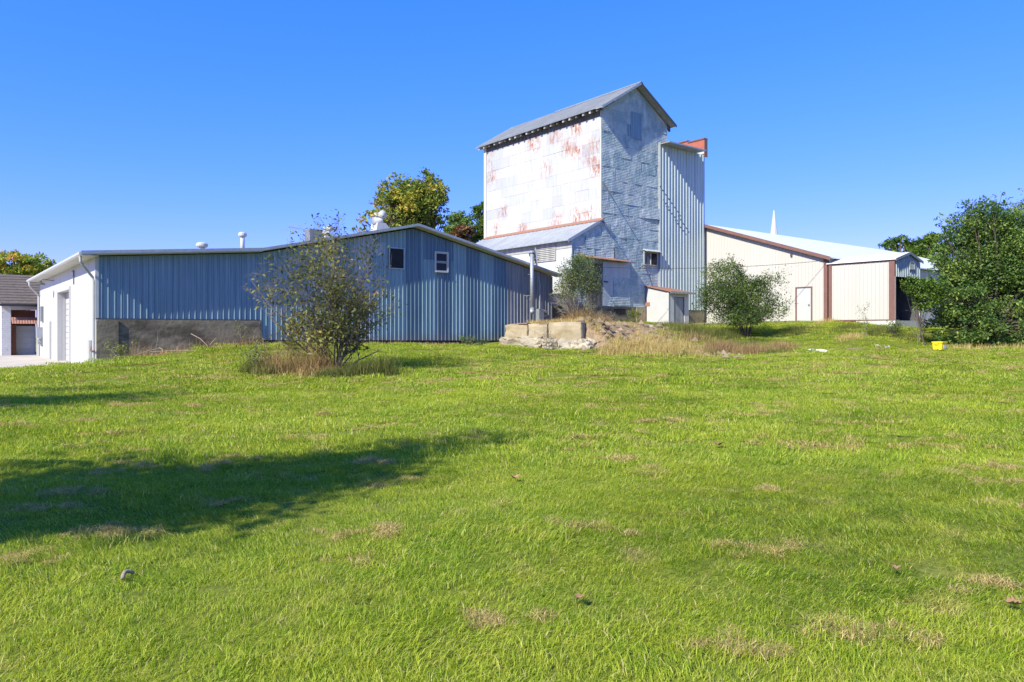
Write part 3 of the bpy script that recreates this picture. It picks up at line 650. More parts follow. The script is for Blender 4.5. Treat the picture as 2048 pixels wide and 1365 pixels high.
lv = lv.build('louvre_frame', 'grey_wood', elev); MB().box(LNX-.035, LNX-.02, y0, y1, z0, z1).build('louvre_back', 'weathered_wood', lv)
for i in range(7):
    zz = z0+(z1-z0)*(i+.1)/7; MB().prism([(LNX-.08, y0, zz), (LNX-.036, y0, zz+(z1-z0)/7*.8), (LNX-.05, y0, zz+(z1-z0)/7*.85), (LNX-.095, y0, zz+.02)], (0, (y1-y0)*(1 if i else .7), 0)).build('louvre_slat', 'grey_wood', lv)
wm = on_x(1076, 512, LNX); MB().tube([(LNX-.05, wm.y, wm.z-.7), (LNX-.30, wm.y, wm.z-.2), (LNX-.42, wm.y, wm.z+.4)], .03, 6).build('service_mast', 'dark_trim', elev)
MB().tube([(LNX-.42, wm.y-.03, wm.z+.1), (LNX-.42, wm.y+.10, wm.z+.1)], .26, 12).build('mast_fitting', 'dark_trim', elev)
# front window with its little hood
a_, b_ = on_y(1287.5, 529, GY), on_y(1312, 508, GY)
wn = frame_y(a_.x, b_.x, a_.z, b_.z, GY, .07, .11, .03).build('window_frame', 'grey_wood', elev)
xm = (a_.x+b_.x)/2
MB().box(a_.x, xm-.03, GY-.06, GY-.04, a_.z, b_.z).build('pane', 'bluish_glass', wn); MB().box(xm+.03, b_.x, GY-.06, GY-.04, a_.z, b_.z).build('pane', 'dark_glass', wn)
MB().box(xm-.03, xm+.03, GY-.09, GY-.03, a_.z, b_.z).build('mullion', 'soffit', wn)
h_ = MB().prism([(a_.x-.12, GY-.02, b_.z+.24), (a_.x-.12, GY-.42, b_.z+.08), (a_.x-.12, GY-.42, b_.z+.05), (a_.x-.12, GY-.02, b_.z+.19)], (b_.x-a_.x+.24, 0, 0)); h_.build('window_hood', 'white_trim', elev)
p0, p1 = on_y(1288, 530, GY-.1), on_y(1277, 538, GY-.3); MB().tube([(p0.x, GY-.1, p0.z), (p1.x, GY-.4, p1.z)], .03, 5).build('hood_strut', 'weathered_wood', elev)
# doorway: rusty hood, dark planks, pale sliding panel
a_, b_ = on_y(1176, 610, GY), on_y(1202.5, 528, GY)
n = 7; xs = np.linspace(a_.x-.05, b_.x, n+1)
for i in range(n): MB().box(xs[i]+.008, xs[i+1]-.008, GY-.085-.01*(i % 2), GY-.05, a_.z, b_.z).build('door_plank', 'weathered_wood', elev)
a2, b2 = on_y(1204, 612, GY), on_y(1258, 527, GY)
MB().box(a2.x, b2.x, GY-.09, GY-.045, zf0+.02, b2.z).build('sliding_panel', 'pale_sheet', elev)
MB().box(a2.x+.9, b2.x-.02, GY-.115, GY-.092, zf0+.05, b2.z-1.0).build('sliding_panel_patch', 'pressed_sheet', elev)
hk = on_y(1206, 564, GY); MB().box(hk.x, hk.x+.3, GY-.16, GY-.095, hk.z-.04, hk.z+.04).build('door_latch', 'dark_trim', elev)
hx0, hx1 = a_.x-.9, on_y(1253, 525, GY).x
for i, (u0, u1) in enumerate(((hx0, hx0+1.35), (hx0+1.36, hx0+2.6), (hx0+2.61, hx1))):
    MB().prism([(u0, GY-.03, b2.z+.30-.03*i), (u0, GY-.62, b2.z+.10-.03*i), (u0, GY-.62, b2.z+.07-.03*i), (u0, GY-.03, b2.z+.26-.03*i)], (u1-u0, 0, -.04)).build('hood_sheet', 'rust_sheet', elev)
# foundation
MB().box(LNX+.03, GX1-.01, GY-.02, GY+.05, 1.2, zf0-.005).build('foundation', 'grey_concrete', elev)
MB().box(LNX+.02, LNX+.06, GY-.02, GYB, 1.0, zf0-.005).build('foundation', 'tan_concrete', elev)
fx = on_y(1272, 630, GY).x; MB().box(fx, on_y(1291, 630, GY).x, GY-.06, GY-.021, 1.2, zf0-.02).build('foundation_repair', 'tan_concrete', elev)
fv = on_y(1228, 618, GY); MB().box(fv.x, fv.x+1.0, GY-.05, GY-.021, fv.z-.35, fv.z).build('crawl_opening', 'black_void', elev)

# ------------------------------------------------------------------ the ribbed metal bin annex and the brick firewall
AY = 31.84; AX0 = on_y(1320, 400, AY).x; AX1 = on_y(1409.5, 400, AY).x; eT = 12.28; AZB = hz(1.36)
ann = thing('elevator_annex', 'tall narrow annex of vertical ribbed silver sheets joined to the elevator', 'annex', (AX0, AY, 0))
MB().box(AX0+.03, AX1, AY+.04, 44, AZB, hz(eT)-.2).build('wall_core', 'grey_roof', ann)
x = AX0; k = 0
while x < AX1-.05:
    x2 = min(x+.914, AX1)
    if AX1-x2 < .3: x2 = AX1
    tp = hz(eT)+.10 if k == 0 else hz(eT)-.06
    sheet_y(x, x2, const(AZB), const(tp), AY, .3048, [(0,0),(.07,.035),(.22,.035),(.30,0)], off=.005*(k % 2)).build('siding_sheet', 'annex_sheet', ann); x = x2; k += 1
MB().box(AX0-.02, AX0+.03, AY-.02, AY+.4, AZB, hz(eT)+.1).build('corner_trim', 'galvanised', ann)
rx0 = on_y(1337, 300, AY-.7).x; rx1 = on_y(1411.5, 305, AY-.75).x
rf = MB().prism([(rx0, AY-.75, hz(eT)+.02), (rx1, AY-.75, hz(eT)+.02), (rx1, AY-.75, hz(eT)-.05), (rx0, AY-.75, hz(eT)-.05)], (0, 12, .02)); rf.build('roof', 'grey_roof', ann)
MB().box(rx0, rx1+.02, AY-.79, AY-.755, hz(eT)-.06, hz(eT)+.03).build('fascia', 'galvanised', ann)
MB().box(AX0+.05, AX1, AY+.02, AY+.06, 1.2, AZB-.005).build('foundation', 'grey_concrete', ann)
rr = random.Random(8)
for (sx, sy) in ((1322, 375), (1332, 397), (1345, 410)):     # two rows of bolts stepping down the ribs
    pass
for a0, a1, n in (((1321, 374), (1373, 458), 11), ((1324, 400), (1365, 462), 10)):
    for i in range(n):
        f = i/(n-1); px, py = a0[0]+(a1[0]-a0[0])*f, a0[1]+(a1[1]-a0[1])*f
        p = on_y(px, py, AY); u = round(p.x/.3048)*.3048+.045; 
        MB().tube([(u, AY-.03, p.z), (u, AY-.075, p.z)], .045, 6).build('bolt_head', 'dark_trim', ann)
bw = thing('brick_firewall', 'stepped red brick firewall top rising behind the ribbed annex roof', 'brick wall', (AX1+.15, AY+.5, 0))
bx = AX1-.12
zt1 = on_x(1408, 279, bx).z; p2 = on_x(1376, 290, bx)
y1 = on_x(1408, 280, bx).y; y2 = p2.y; y3 = on_x(1349, 290, bx).y
def bz(px, py): return on_x(px, py, bx).z
MB().box(bx, bx+.30, y1+.0, y2, hz(eT)+.02, zt1).build('brick_wall', 'brick_red', bw)
MB().box(bx, bx+.30, y2+.002, y3, hz(eT)+.02, bz(1375, 283.5)-.0).build('brick_wall', 'brick_red', bw)
MB().box(bx-.05, bx+.35, y1-.05, y2, zt1+.002, zt1+.10).build('coping', 'brown_trim', bw)
MB().box(bx-.05, bx+.35, y2+.02, y3, bz(1375, 283.5)+.002, bz(1375, 283.5)+.09).build('coping', 'brown_trim', bw)
MB().box(bx-.006, bx, y1, y1+1.6, hz(eT)+.02, hz(eT)+.36).build('whitewash_patch', 'white_paint', bw)
MB().box(bx+.01, bx+.33, y1-.052, y1-.003, hz(eT)-.2, zt1+.001).build('end_trim', 'brown_trim', bw)

# ------------------------------------------------------------------ the small white shed
SX0, SX1, SY0 = 36.28, 38.28, 30.06
shed = thing('utility_shed', 'small white lean-to shed with rusty roof and grey plank door', 'shed', (SX0, SY0, 1.8))
zfr = lambda y: float(np.interp(y, [SY0, GY-.12], [hz(2.40), hz(2.78)]))
MB().prism([(SX0, SY0+.12, 1.4), (SX0, GY-.13, 1.4), (SX0, GY-.13, zfr(GY-.13)), (SX0, SY0+.12, zfr(SY0+.12))], (.12, 0, 0)).build('wall', 'white_trim', shed)
MB().prism([(SX1-.12, SY0+.12, 1.4), (SX1-.12, GY-.13, 1.4), (SX1-.12, GY-.13, zfr(GY-.13)), (SX1-.12, SY0+.12, zfr(SY0+.12))], (.12, 0, 0)).build('wall', 'white_trim', shed)
dx0, dx1 = on_y(1348, 620, SY0).x, on_y(1369, 620, SY0).x; dz = on_y(1350, 594, SY0).z
MB().box(SX0, dx0, SY0, SY0+.118, 1.4, zfr(SY0)).build('wall', 'white_paint', shed); MB().box(dx1, SX1, SY0, SY0+.118, 1.4, zfr(SY0)).build('wall', 'white_paint', shed)
MB().box(dx0+.001, dx1-.001, SY0, SY0+.118, dz, zfr(SY0)-.002).build('wall', 'white_paint', shed)
dr = thing; n = 5; xs = np.linspace(dx0+.03, dx1-.10, n+1)
d0 = MB().box(dx0+.002, dx1-.002, SY0+.07, SY0+.10, 1.5, dz-.002).build('door', 'dark_trim', shed)
for i in range(n): MB().box(xs[i]+.004, xs[i+1]-.004, SY0+.035+.004*(i % 2), SY0+.068, 1.55, dz-.03).build('door_plank', 'grey_plank', d0)
MB().box(dx1-.16, dx1-.12, SY0+.01, SY0+.034, 2.6, 2.75).build('door_handle', 'dark_trim', d0)
MB().box(SX0-.035, SX0-.002, SY0-.03, SY0+.10, 1.4, zfr(SY0)-.01).build('corner_board', 'white_trim', shed)
for i in range(4):
    u0, u1 = SX0-.15+i*.62, SX0-.15+(i+1)*.62-.01
    MB().prism([(u0, SY0-.28, zfr(SY0)-.03-.012*i), (u0, GY-.06, hz(2.83)-.012*i), (u0, GY-.06, hz(2.87)-.012*i), (u0, SY0-.28, zfr(SY0)+.02-.012*i)], (u1-u0, 0, -.012)).build('roof_sheet', 'rust_sheet', shed)
MB().box(SX0-.16, SX1+.30, SY0-.315, SY0-.283, zfr(SY0)-.12, zfr(SY0)+.0).build('fascia', 'grey_wood', shed)
p = on_x(1291.5, 609, SX0); MB().box(SX0-.03, SX0-.002, p.y-.35, p.y+.02, p.z-.12, p.z+.12).build('rust_patch', 'rust_sheet', shed)

# ------------------------------------------------------------------ the cream steel building
CX = 42.6; CY0 = 23.04; CYR = 32.0; eC, eCR = 4.50, 7.42; sC = (eCR-eC)/(CYR-CY0); ZB = hz(.53)
cream = thing('cream_shed', 'cream ribbed steel building with brown trim and white roof', 'steel building', (CX, CY0, 1.9))
ct = lin([(CY0-.01, hz(eC)-.12), (CYR, hz(eCR)-.12), (CYR+9, hz(eC)-.12)])
dcy0, dcy1 = on_x(1625, 600, CX).y, on_x(1591.5, 600, CX).y; dcz = on_x(1600, 574.5, CX).z
MB().prism([(CX+.05, CY0, 1.2), (CX+.05, CYR+8.9, 1.2), (CX+.05, CYR+8.9, ct(CYR+8.9)), (CX+.05, CYR, ct(CYR)), (CX+.05, CY0, ct(CY0))], (.12, 0, 0)).build('wall_core', 'cream_metal', cream)
y = CY0; k = 0
while y < 34:
    y2 = y+.9144
    def piece(a, b, zb): sheet_x(a, b, const(zb), ct, CX, .2286, [(0,0),(.05,.02),(.16,.02),(.22,0)], off=.003*(k % 2)).build('siding_sheet', 'cream_metal', cream)
    if y < dcy0 < y2: piece(y, dcy0, ZB); piece(dcy0, y2, dcz) if dcy1 > y2 else (piece(dcy0, dcy1, dcz), piece(dcy1, y2, ZB))
    elif y < dcy1 < y2: piece(y, dcy1, dcz); piece(dcy1, y2, ZB)
    elif dcy0 <= y and y2 <= dcy1: piece(y, y2, dcz)
    else: piece(y, y2, ZB)
    y = y2; k += 1
# roof slabs, brown rake
for (ya, za, yb, zb) in ((CY0-.35, hz(eC)-.35*sC, CYR, hz(eCR)), (CYR, hz(eCR), CYR+9.3, hz(eC)-.1)):
    MB().prism([(CX-.30, ya, za), (CX-.30, yb, zb), (CX-.30, yb, zb-.08), (CX-.30, ya, za-.08)], (38, 0, 0)).build('roof', 'white_roof', cream)
    MB().prism([(CX-.335, ya, za+.02), (CX-.335, yb, zb+.02), (CX-.335, yb, zb-.20), (CX-.335, ya, za-.20)], (.032, 0, 0)).build('rake_trim', 'brown_trim', cream)
    MB().prism([(CX-.30, ya+.01, za-.14), (CX-.30, yb, zb-.14), (CX-.30, yb, zb-.16), (CX-.30, ya+.01, za-.16)], (.31, 0, 0)).build('soffit', 'brown_trim', cream)
MB().box(CX-.05, CX-.025, CY0-.02, CY0+.22, ZB, hz(eC)-.12).build('corner_trim', 'brown_trim', cream)
MB().box(CX-.06, 60, CY0-.10, CY0+.04, 1.2, ZB-.004).build('foundation', 'pale_block', cream); MB().box(CX-.06, CX+.05, CY0+.042, 34, 1.2, ZB-.004).build('foundation', 'pale_block', cream)
x = CX+.02
for k in range(9): sheet_y(x, x+.9144, const(ZB), const(hz(eC)-.16), CY0, .2286, [(0,0),(.05,.02),(.16,.02),(.22,0)], off=.003*(k % 2)).build('siding_sheet', 'annex_sheet', cream); x += .9144
MB().box(CX+.02, 60, CY0+.01, CY0+.05, ZB, hz(eC)-.17).build('wall_core', 'cream_metal', cream)
dfr = MB(); dfr.box(CX-.05, CX+.04, dcy0, dcy0+.085, ZB, dcz); dfr.box(CX-.05, CX+.04, dcy1-.085, dcy1, ZB, dcz); dfr.box(CX-.053, CX+.04, dcy0+.085, dcy1-.085, dcz-.07, dcz)
dfr = dfr.build('door_frame', 'brown_trim', cream); dd = MB().box(CX-.02, CX+.03, dcy0+.09, dcy1-.09, ZB+.02, dcz-.075).build('door', 'white_trim', dfr)
q = on_x(1608, 596, CX); MB().box(CX-.028, CX-.021, q.y-.2, q.y+.2, q.z-.18, q.z+.18).build('door_notice', 'soffit', dfr)
MB().box(CX-.07, CX-.021, dcy0+.18, dcy0+.24, ZB+.95, ZB+1.05).build('door_handle', 'dark_trim', dfr)
p = on_x(1583.5, 511, CX); MB().box(CX-.09, CX-.025, p.y-.06, p.y+.06, p.z-.10, p.z+.10).build('wall_light', 'dark_trim', cream)
# the porch-like bay at the right
WX = CX-.02; WY0 = on_x(1789.5, 560, WX).y; eW = 4.06; WXR = 44.28; WX1 = 45.85; eWR = 4.50
for k, (ya, yb) in enumerate(zip(np.linspace(WY0, CY0-.10, 6)[:-1], np.linspace(WY0, CY0-.10, 6)[1:])):
    sheet_x(ya, yb, const(ZB), const(hz(eW)-.12), WX, .2286, [(0,0),(.05,.02),(.16,.02),(.22,0)], off=.003*(k % 2)+.004).build('bay_siding_sheet', 'cream_metal', cream)
MB().box(WX+.03, WX+.10, WY0+.05, CY0-.1, ZB, hz(eW)-.12).build('bay_core', 'cream_metal', cream)
MB().box(WX-.055, WX-.03, WY0-.02, WY0+.30, ZB, hz(eW)-.10).build('corner_trim', 'brown_trim', cream)
MB().box(WX-.055, WX-.03, CY0-.30, CY0-.11, ZB, hz(eW)-.10).build('corner_trim', 'brown_trim', cream)
MB().box(WX-.055, WX-.03, WY0+.305, CY0-.305, hz(eW)-.17, hz(eW)-.06).build('eave_trim', 'brown_trim', cream)
MB().box(WX-.057, WX-.03, WY0+.305, CY0-.305, ZB, ZB+.06).build('base_trim', 'brown_trim', cream)
for (xa, za, xb, zb) in ((WX-.14, hz(eW)-.045, WXR, hz(eWR)), (WXR, hz(eWR), WX1+.12, hz(eW)-.02)):
    MB().prism([(xa, WY0-.12, za), (xb, WY0-.12, zb), (xb, WY0-.12, zb-.05), (xa, WY0-.12, za-.05)], (0, CY0-.01-WY0+.12, 0)).build('bay_roof', 'white_roof', cream)
    MB().prism([(xa, WY0-.145, za+.01), (xb, WY0-.145, zb+.01), (xb, WY0-.145, zb-.14), (xa, WY0-.145, za-.14)], (0, .022, 0)).build('bay_rake', 'grey_box', cream)
gz_ = lin([(WX, hz(eW)-.14), (WXR, hz(eWR)-.14), (WX1, hz(eW)-.14)]); zo = hz(3.02)
x = WX+.08
for k in range(4):
    x2 = min(x+.80, WX1); sheet_y(x, x2, const(zo), gz_, WY0, .2286, PROF1, off=.003*(k % 2)).build('gable_sheet', 'annex_sheet', cream); x = x2
MB().prism([(WX+.03, WY0+.03, zo), (WX1, WY0+.03, zo), (WX1, WY0+.03, gz_(WX1)), (WXR, WY0+.03, gz_(WXR)), (WX+.03, WY0+.03, gz_(WX))], (0, .05, 0)).build('gable_core', 'dark_trim', cream)
MB().box(WX-.02, WX+.08, WY0-.03, WY0+.02, ZB, zo).build('jamb', 'white_trim', cream); MB().box(WX1-.12, WX1, WY0-.03, WY0+.06, ZB-.4, zo).build('jamb', 'white_trim', cream)
MB().box(WX1-.1, WX1+.02, WY0+.07, CY0-.11, ZB-.4, hz(eW)-.14).build('bay_wall', 'dark_trim', cream)
MB().box(WX+.1, WX1-.12, WY0+2.2, WY0+2.3, ZB, zo+.3).build('bay_back', 'grey_box', cream)
MB().box(WX-.04, WX1, WY0-.05, WY0+2.2, 1.2, ZB-.006).build('bay_slab', 'pale_block', cream)
a_ = on_y(1823, 531, WY0); fr_ = frame_y(a_.x-.28, a_.x+.28, a_.z-.22, a_.z+.16, WY0, .05, .07).build('attic_vent', 'grey_wood', cream); MB().box(a_.x-.28, a_.x+.28, WY0-.05, WY0-.036, a_.z-.22, a_.z+.16).build('vent_screen', 'soffit', fr_)

# ------------------------------------------------------------------ power cable
p0 = on_y(1150, 532, GY-.08); p1 = on_x(1655, 521, CX-.08); pts = []
p0.y = GY-.08
for i in range(25):
    f = i/24; p = p0.lerp(p1, f); p.z -= .55*4*f*(1-f)*.55; pts.append(p)
tag(MB().tube(pts, .013, 5).build('power_cable', 'cable', None), 'thin dark overhead cable strung from the elevator to the cream building', 'cable')

# ------------------------------------------------------------------ neighbours far off: house, steeple, white-roofed barn
HYY = 53.5; hs = thing('neighbour_house', 'painted brick garage house with brown shingle roof and red awning', 'house', (2, HYY, 0))
hx = lambda px: on_y(px, 650, HYY).x
x0, x1, xd0, xd1 = hx(3), hx(150), hx(22), hx(74)
zE = on_y(40, 608, HYY-.3).z; zA = on_y(40, 634, HYY).z
MB().box(x0, xd0, HYY, HYY+.3, -.3, zE).build('wall', 'painted_brick', hs); MB().box(xd1, x1, HYY, HYY+.3, -.3, zE).build('wall', 'painted_brick', hs)
MB().box(xd0, xd1, HYY+.01, HYY+.3, on_y(40, 620, HYY).z, zE).build('lintel', 'pale_block', hs)
MB().box(x0-.0, x0+.3, HYY+.302, HYY+9, -.3, zE).build('wall', 'painted_brick', hs)
MB().box(xd0, xd1, HYY+.9, HYY+1.0, -.3, on_y(40, 620, HYY).z).build('recess', 'jamb_brown', hs)
ja = hx(33); MB().box(xd0+.001, ja, HYY+.2, HYY+.88, -.3, on_y(40, 650, HYY).z).build('jamb', 'jamb_brown', hs)
gd = MB().box(ja+.01, xd1, HYY+.80, HYY+.88, -.05, on_y(40, 652, HYY).z).build('garage_door', 'grey_door', hs)
nn = 5; zt_ = on_y(40, 652, HYY).z
for i in range(nn): MB().box(ja+.03, xd1-.03, HYY+.76, HYY+.798, i*zt_/nn+.01, (i+1)*zt_/nn-.01).build('door_panel', 'grey_door', gd)
aw = MB(); pr = ribs(xd0+.01, xd1-.01, .14, [(0,0),(.1,.03),(.5,.03),(.6,0)]); n = len(pr); zt_, zb_ = on_y(40, 635, HYY).z, on_y(40, 648, HYY).z
aw.add([(u, HYY-.55-h, zb_) for u, h in pr]+[(u, HYY-.02-h, zt_) for u, h in pr], [(i, i+1, n+i+1, n+i) for i in range(n-1)]); aw.build('awning', 'red_awning', hs)
zr = zE+2.05
rw = 14; nrow = 11
for i in range(nrow):
    f0, f1 = i/nrow, (i+1)/nrow; ya, yb = HYY-.45+5.2*f0, HYY-.45+5.2*f1; za, zb = zE-.02+(zr-zE)*f0, zE-.02+(zr-zE)*f1
    MB().prism([(x0-.4, ya-.05, za+.05), (x0-.4, yb, zb+.03), (x0-.4, yb, zb-.02), (x0-.4, ya-.05, za)], (x1-x0+.4, 0, 0)).build('shingle_course', 'shingles', hs)
MB().prism([(x0-.4, HYY+4.8, zr), (x0-.4, HYY+10, zE), (x0-.4, HYY+10, zE-.06), (x0-.4, HYY+4.8, zr-.06)], (x1-x0+.4, 0, 0)).build('roof', 'shingles', hs)
MB().box(x0-.4, x1, HYY-.47, HYY-.43, zE-.16, zE-.03).build('fascia', 'dark_trim', hs)
MB().prism([(x0, HYY+.31, zE), (x0, HYY+9, zE), (x0, HYY+4.75, zr-.1)], (.2, 0, 0)).build('gable_wall', 'painted_brick', hs)
p = at(1548, 470, 150); pk = at(1548, 421, 150)
stp = thing('church_steeple', 'slender white church spire rising beyond the white roof', 'steeple', (p.x, p.y, p.z-14))
MB().lathe((p.x, p.y, 0), [(.95, p.z-1.0), (.82, p.z-.6), (.10, pk.z)], 8).build('spire', 'white_paint', stp); MB().lathe((p.x, p.y, 0), [(1.5, 0), (1.5, p.z-1.9), (1.05, p.z-1.02)], 8).build('belfry', 'white_paint', stp)
p = at(1868, 548, 58); wb = thing('white_roofed_barn', 'low building with bright white roof half hidden behind the big green tree', 'building', (p.x, p.y, 1.5))
zb_ = on_y(1868, 553, p.y).z; zt_ = zb_+1.4
MB().prism([(p.x-1.6, p.y, zb_), (p.x-1.6, p.y+4.5, zt_), (p.x-1.6, p.y+4.5, zt_-.1), (p.x-1.6, p.y, zb_-.1)], (16, 0, 0)).build('roof', 'white_roof', wb)
MB().box(p.x-1.3, p.x+14, p.y+.3, p.y+8, 1.0, zb_-.05).build('wall', 'cream_metal', wb)

# ------------------------------------------------------------------ rough blocks and the retaining wall
import bmesh
def rough_block(name, mat, c, size, seed, parent=None, rot=0., cuts=4, amp=.05, bev=.04):
    r = np.random.default_rng(seed); bm = bmesh.new(); bmesh.ops.create_cube(bm, size=1)
    bmesh.ops.subdivide_edges(bm, edges=bm.edges[:], cuts=cuts, use_grid_fill=True)
    ph = r.uniform(0, 6, 9); s = Vector(size)
    for v in bm.verts:
        p = Vector((v.co.x*s.x, v.co.y*s.y, v.co.z*s.z))
        e = sum(1 for q in v.co if abs(abs(q)-.5) < 1e-4)
        d = Vector((math.sin(p.y*5+ph[0])+math.sin(p.z*7+ph[1]+p.x*3), math.sin(p.x*5+ph[2])+math.sin(p.z*8+ph[3]+p.x*2), math.sin(p.x*6+ph[4])+math.sin(p.y*7+ph[5])))*amp*.45
        d += Vector(r.normal(0, amp*.35, 3))
        if e >= 2: d -= Vector((np.sign(v.co.x) if abs(abs(v.co.x)-.5) < 1e-4 else 0, np.sign(v.co.y) if abs(abs(v.co.y)-.5) < 1e-4 else 0, np.sign(v.co.z) if abs(abs(v.co.z)-.5) < 1e-4 else 0))*bev
        v.co = Matrix.Rotation(rot, 3, 'Z') @ (p+d)+Vector(c)
    me = bpy.data.meshes.new(name); bm.to_mesh(me); bm.free()
    return link(name, me, mat, parent)
WROT = math.atan2(WU[1], WU[0])
def wallp(u, v, z): return (WA[0]+WU[0]*u-WU[1]*v, WA[1]+WU[1]*u+WU[0]*v, z)
rw = thing('retaining_wall', 'old tan concrete block retaining wall on broken footing at the lawn edge', 'retaining wall', wallp(0, 0, .6))
zt = hz(.28)
for i, (f0, f1, dz) in enumerate(((0, .31, 0), (.315, .57, .02), (.575, 1.0, .10))):
    u0, u1 = f0*WLEN, f1*WLEN
    rough_block('concrete_block', 'tan_concrete', wallp((u0+u1)/2, .25, zt-.40+dz/2), (u1-u0, .60, .82+dz), 20+i, rw, WROT, amp=.022, bev=.03)
r_ = random.Random(12); u = -.25; i = 0
while u < WLEN+.1:                                            # crumbling footing: broken pieces of every size
    L_ = r_.uniform(.8, 1.9); hgt = r_.uniform(.58, .74)
    rough_block('footing', 'rough_concrete', wallp(u+L_/2, r_.uniform(.06, .16), .86-.035*u+r_.uniform(-.05, .03)), (L_*1.06, r_.uniform(.7, .95), hgt), 40+i, rw, WROT+r_.uniform(-.06, .06), 6, .11, .05); u += L_; i += 1
for i, f in enumerate((.24, .52)):
    rough_block('rusty_plate', 'rust_sheet', wallp(f*WLEN, .22, zt+.03), (.55, .5, .07), 60+i, rw, WROT, amp=.01, bev=.01, cuts=1)
for i, (px, py, z, s, rot, lab) in enumerate(((1186, 664, 39.6, (.85, .6, .85), .3, 'upright broken pale concrete chunk beside the retaining wall'), (1180, 690, 38.2, (1.2, .7, .38), .5, 'dark tilted concrete slab wedged low in the gap by the wall'),
        (1197, 682, 38.0, (.75, .5, .30), -.3, 'pale jagged concrete piece leaning against the earth mound'), (1222, 652, 40.2, (.8, .5, .16), .2, 'thin flat grey slab lying on top of the mound'), (1275, 722, 31.9, (.45, .22, .07), .9, 'small flat pale stone at the foot of the mound'), (1172, 668, 38.9, (.5, .45, .6), .8, 'dark leaning chunk in the gap right behind the wall end'),
        (1212, 668, 39.4, (.6, .5, .45), 1.3, 'rounded chunk on the left shoulder of the mound'), (1192, 700, 37.0, (.55, .4, .3), .1, 'small broken piece on the grass below the gap'), (1236, 664, 39.4, (.45, .3, .22), .7, 'brown lump of concrete on the mound brow'), (1304, 655, 41.0, (.9, .5, .28), .4, 'dark flat lump on the right of the mound top'))):
    p = at(px, py, z); o = rough_block('concrete_rubble', 'rough_concrete' if i != 3 else 'pale_block', (p.x, p.y, p.z), s, 80+i, None, rot, 3, .09, .05); tag(o, lab, 'rubble', 'broken concrete by the mound')

# ------------------------------------------------------------------ plants
def rand_dirs(r, n):
    d = r.normal(0, 1, (n, 3)); return d/np.linalg.norm(d, axis=1, keepdims=True)
def leaves(name, P, size, tone, r, mat, parent, droop=0., slim=.45, out=None):
    n = len(P); nrm = rand_dirs(r, n)
    nrm[:, 2] = np.abs(nrm[:, 2])+.15
    if out is not None: nrm = nrm+out*.6
    nrm /= np.linalg.norm(nrm, axis=1, keepdims=True)
    a = np.cross(nrm, rand_dirs(r, n)); a /= np.linalg.norm(a, axis=1, keepdims=True)
    if droop: a[:, 2] -= droop; a /= np.linalg.norm(a, axis=1, keepdims=True)
    b = np.cross(nrm, a); b /= np.maximum(np.linalg.norm(b, axis=1, keepdims=True), 1e-6)
    s = size*r.uniform(.6, 1.3, (n, 1)); w = s*slim
    V = np.stack([P-a*s*.5, P-b*w*.5+nrm*w*.14, P+a*s*.5, P+b*w*.5+nrm*w*.14], 1).reshape(-1, 3)
    me = np_mesh(name, V, np.arange(4*n).reshape(-1, 4), np.repeat(np.clip(tone, 0, 1), 4))
    return link(name, me, mat, parent)
def tree(label, base, lobes, z, n, size, mat, seed, trunk_r=.25, cat='tree', name='tree', bark='bark', clump=.30, shell=.5, group=None, tone_bias=None, ny=26, limb_frac=.5, per=None):
    """base: ground point; lobes: (centre Vector, rx, ry, rz). Leaves sit in uneven clumps through each lobe, limbs reach the clumps."""
    r = np.random.default_rng(seed); root = thing(name, label, cat, base, group)
    cs = []; rad = []
    tot = sum(l[1]*l[3] for l in lobes)
    for c, rx, ry, rz_ in lobes:
        k = max(3, int(ny*len(lobes)*rx*rz_/tot)); d = rand_dirs(r, k); f = r.uniform(shell, 1, (k, 1))**.7
        cs.append(np.array(c)+d*f*np.array([rx, ry, rz_])*.86); rad.append(np.full(k, clump*min(rx, rz_)))
    cs = np.concatenate(cs); rad = np.concatenate(rad)*r.uniform(.6, 1.25, len(cs))
    wgt = rad**2; cnt = np.maximum(4, (n*wgt/wgt.sum()).astype(int))
    ct_ = r.uniform(.2, .8, len(cs))
    P = []; T = []
    for c, q, k, tn_ in zip(cs, rad, cnt, ct_):
        d = rand_dirs(r, k)*(r.uniform(0, 1, (k, 1))**.45)*q*np.array([1.15, 1.15, .75]); P.append(c+d); T.append(np.clip(tn_+r.normal(0, .17, k), 0, 1))
    P = np.concatenate(P); T = np.concatenate(T)
    if tone_bias is not None: T = np.clip(T+tone_bias(P), 0, 1)
    ok = P[:, 2] > base[2]+.05; P, T = P[ok], T[ok]
    leaves('crown', P, size, T, r, mat, root)
    mb = MB(); b = Vector(base); main = Vector(lobes[0][0]); topz = main.z+lobes[0][3]*.3
    tr = [b-Vector((0,0,.2)), b.lerp(main, .35)+Vector((r.normal(0,.1), r.normal(0,.1), 0)), Vector((main.x, main.y, topz))]
    mb.tube(tr, [trunk_r*1.15, trunk_r*.85, trunk_r*.25], 8); mb.build('trunk', bark, root)
    lm = MB()
    for i in r.permutation(len(cs))[:int(len(cs)*limb_frac)]:
        e = Vector(cs[i]); f = float(r.uniform(.25, .85)); s = tr[0].lerp(tr[1], f*2) if f < .5 else tr[1].lerp(tr[2], f*2-1)
        if s.z > e.z: s = tr[0].lerp(tr[1], .8)
        m = s.lerp(e, .5)+Vector((r.normal(0, .12), r.normal(0, .12), -.08))*(e-s).length*.4
        q = trunk_r*.38; lm.tube([s, m, e], [q, q*.6, q*.15], 5, False)
    lm.build('limbs', bark, root)
    return root
def px_lobe(px, py, rx, ry, z, dz=0, depth=1.):
    k = (z+dz)/F; return (at(px, py, z+dz), rx*k, rx*k*depth, ry*k)
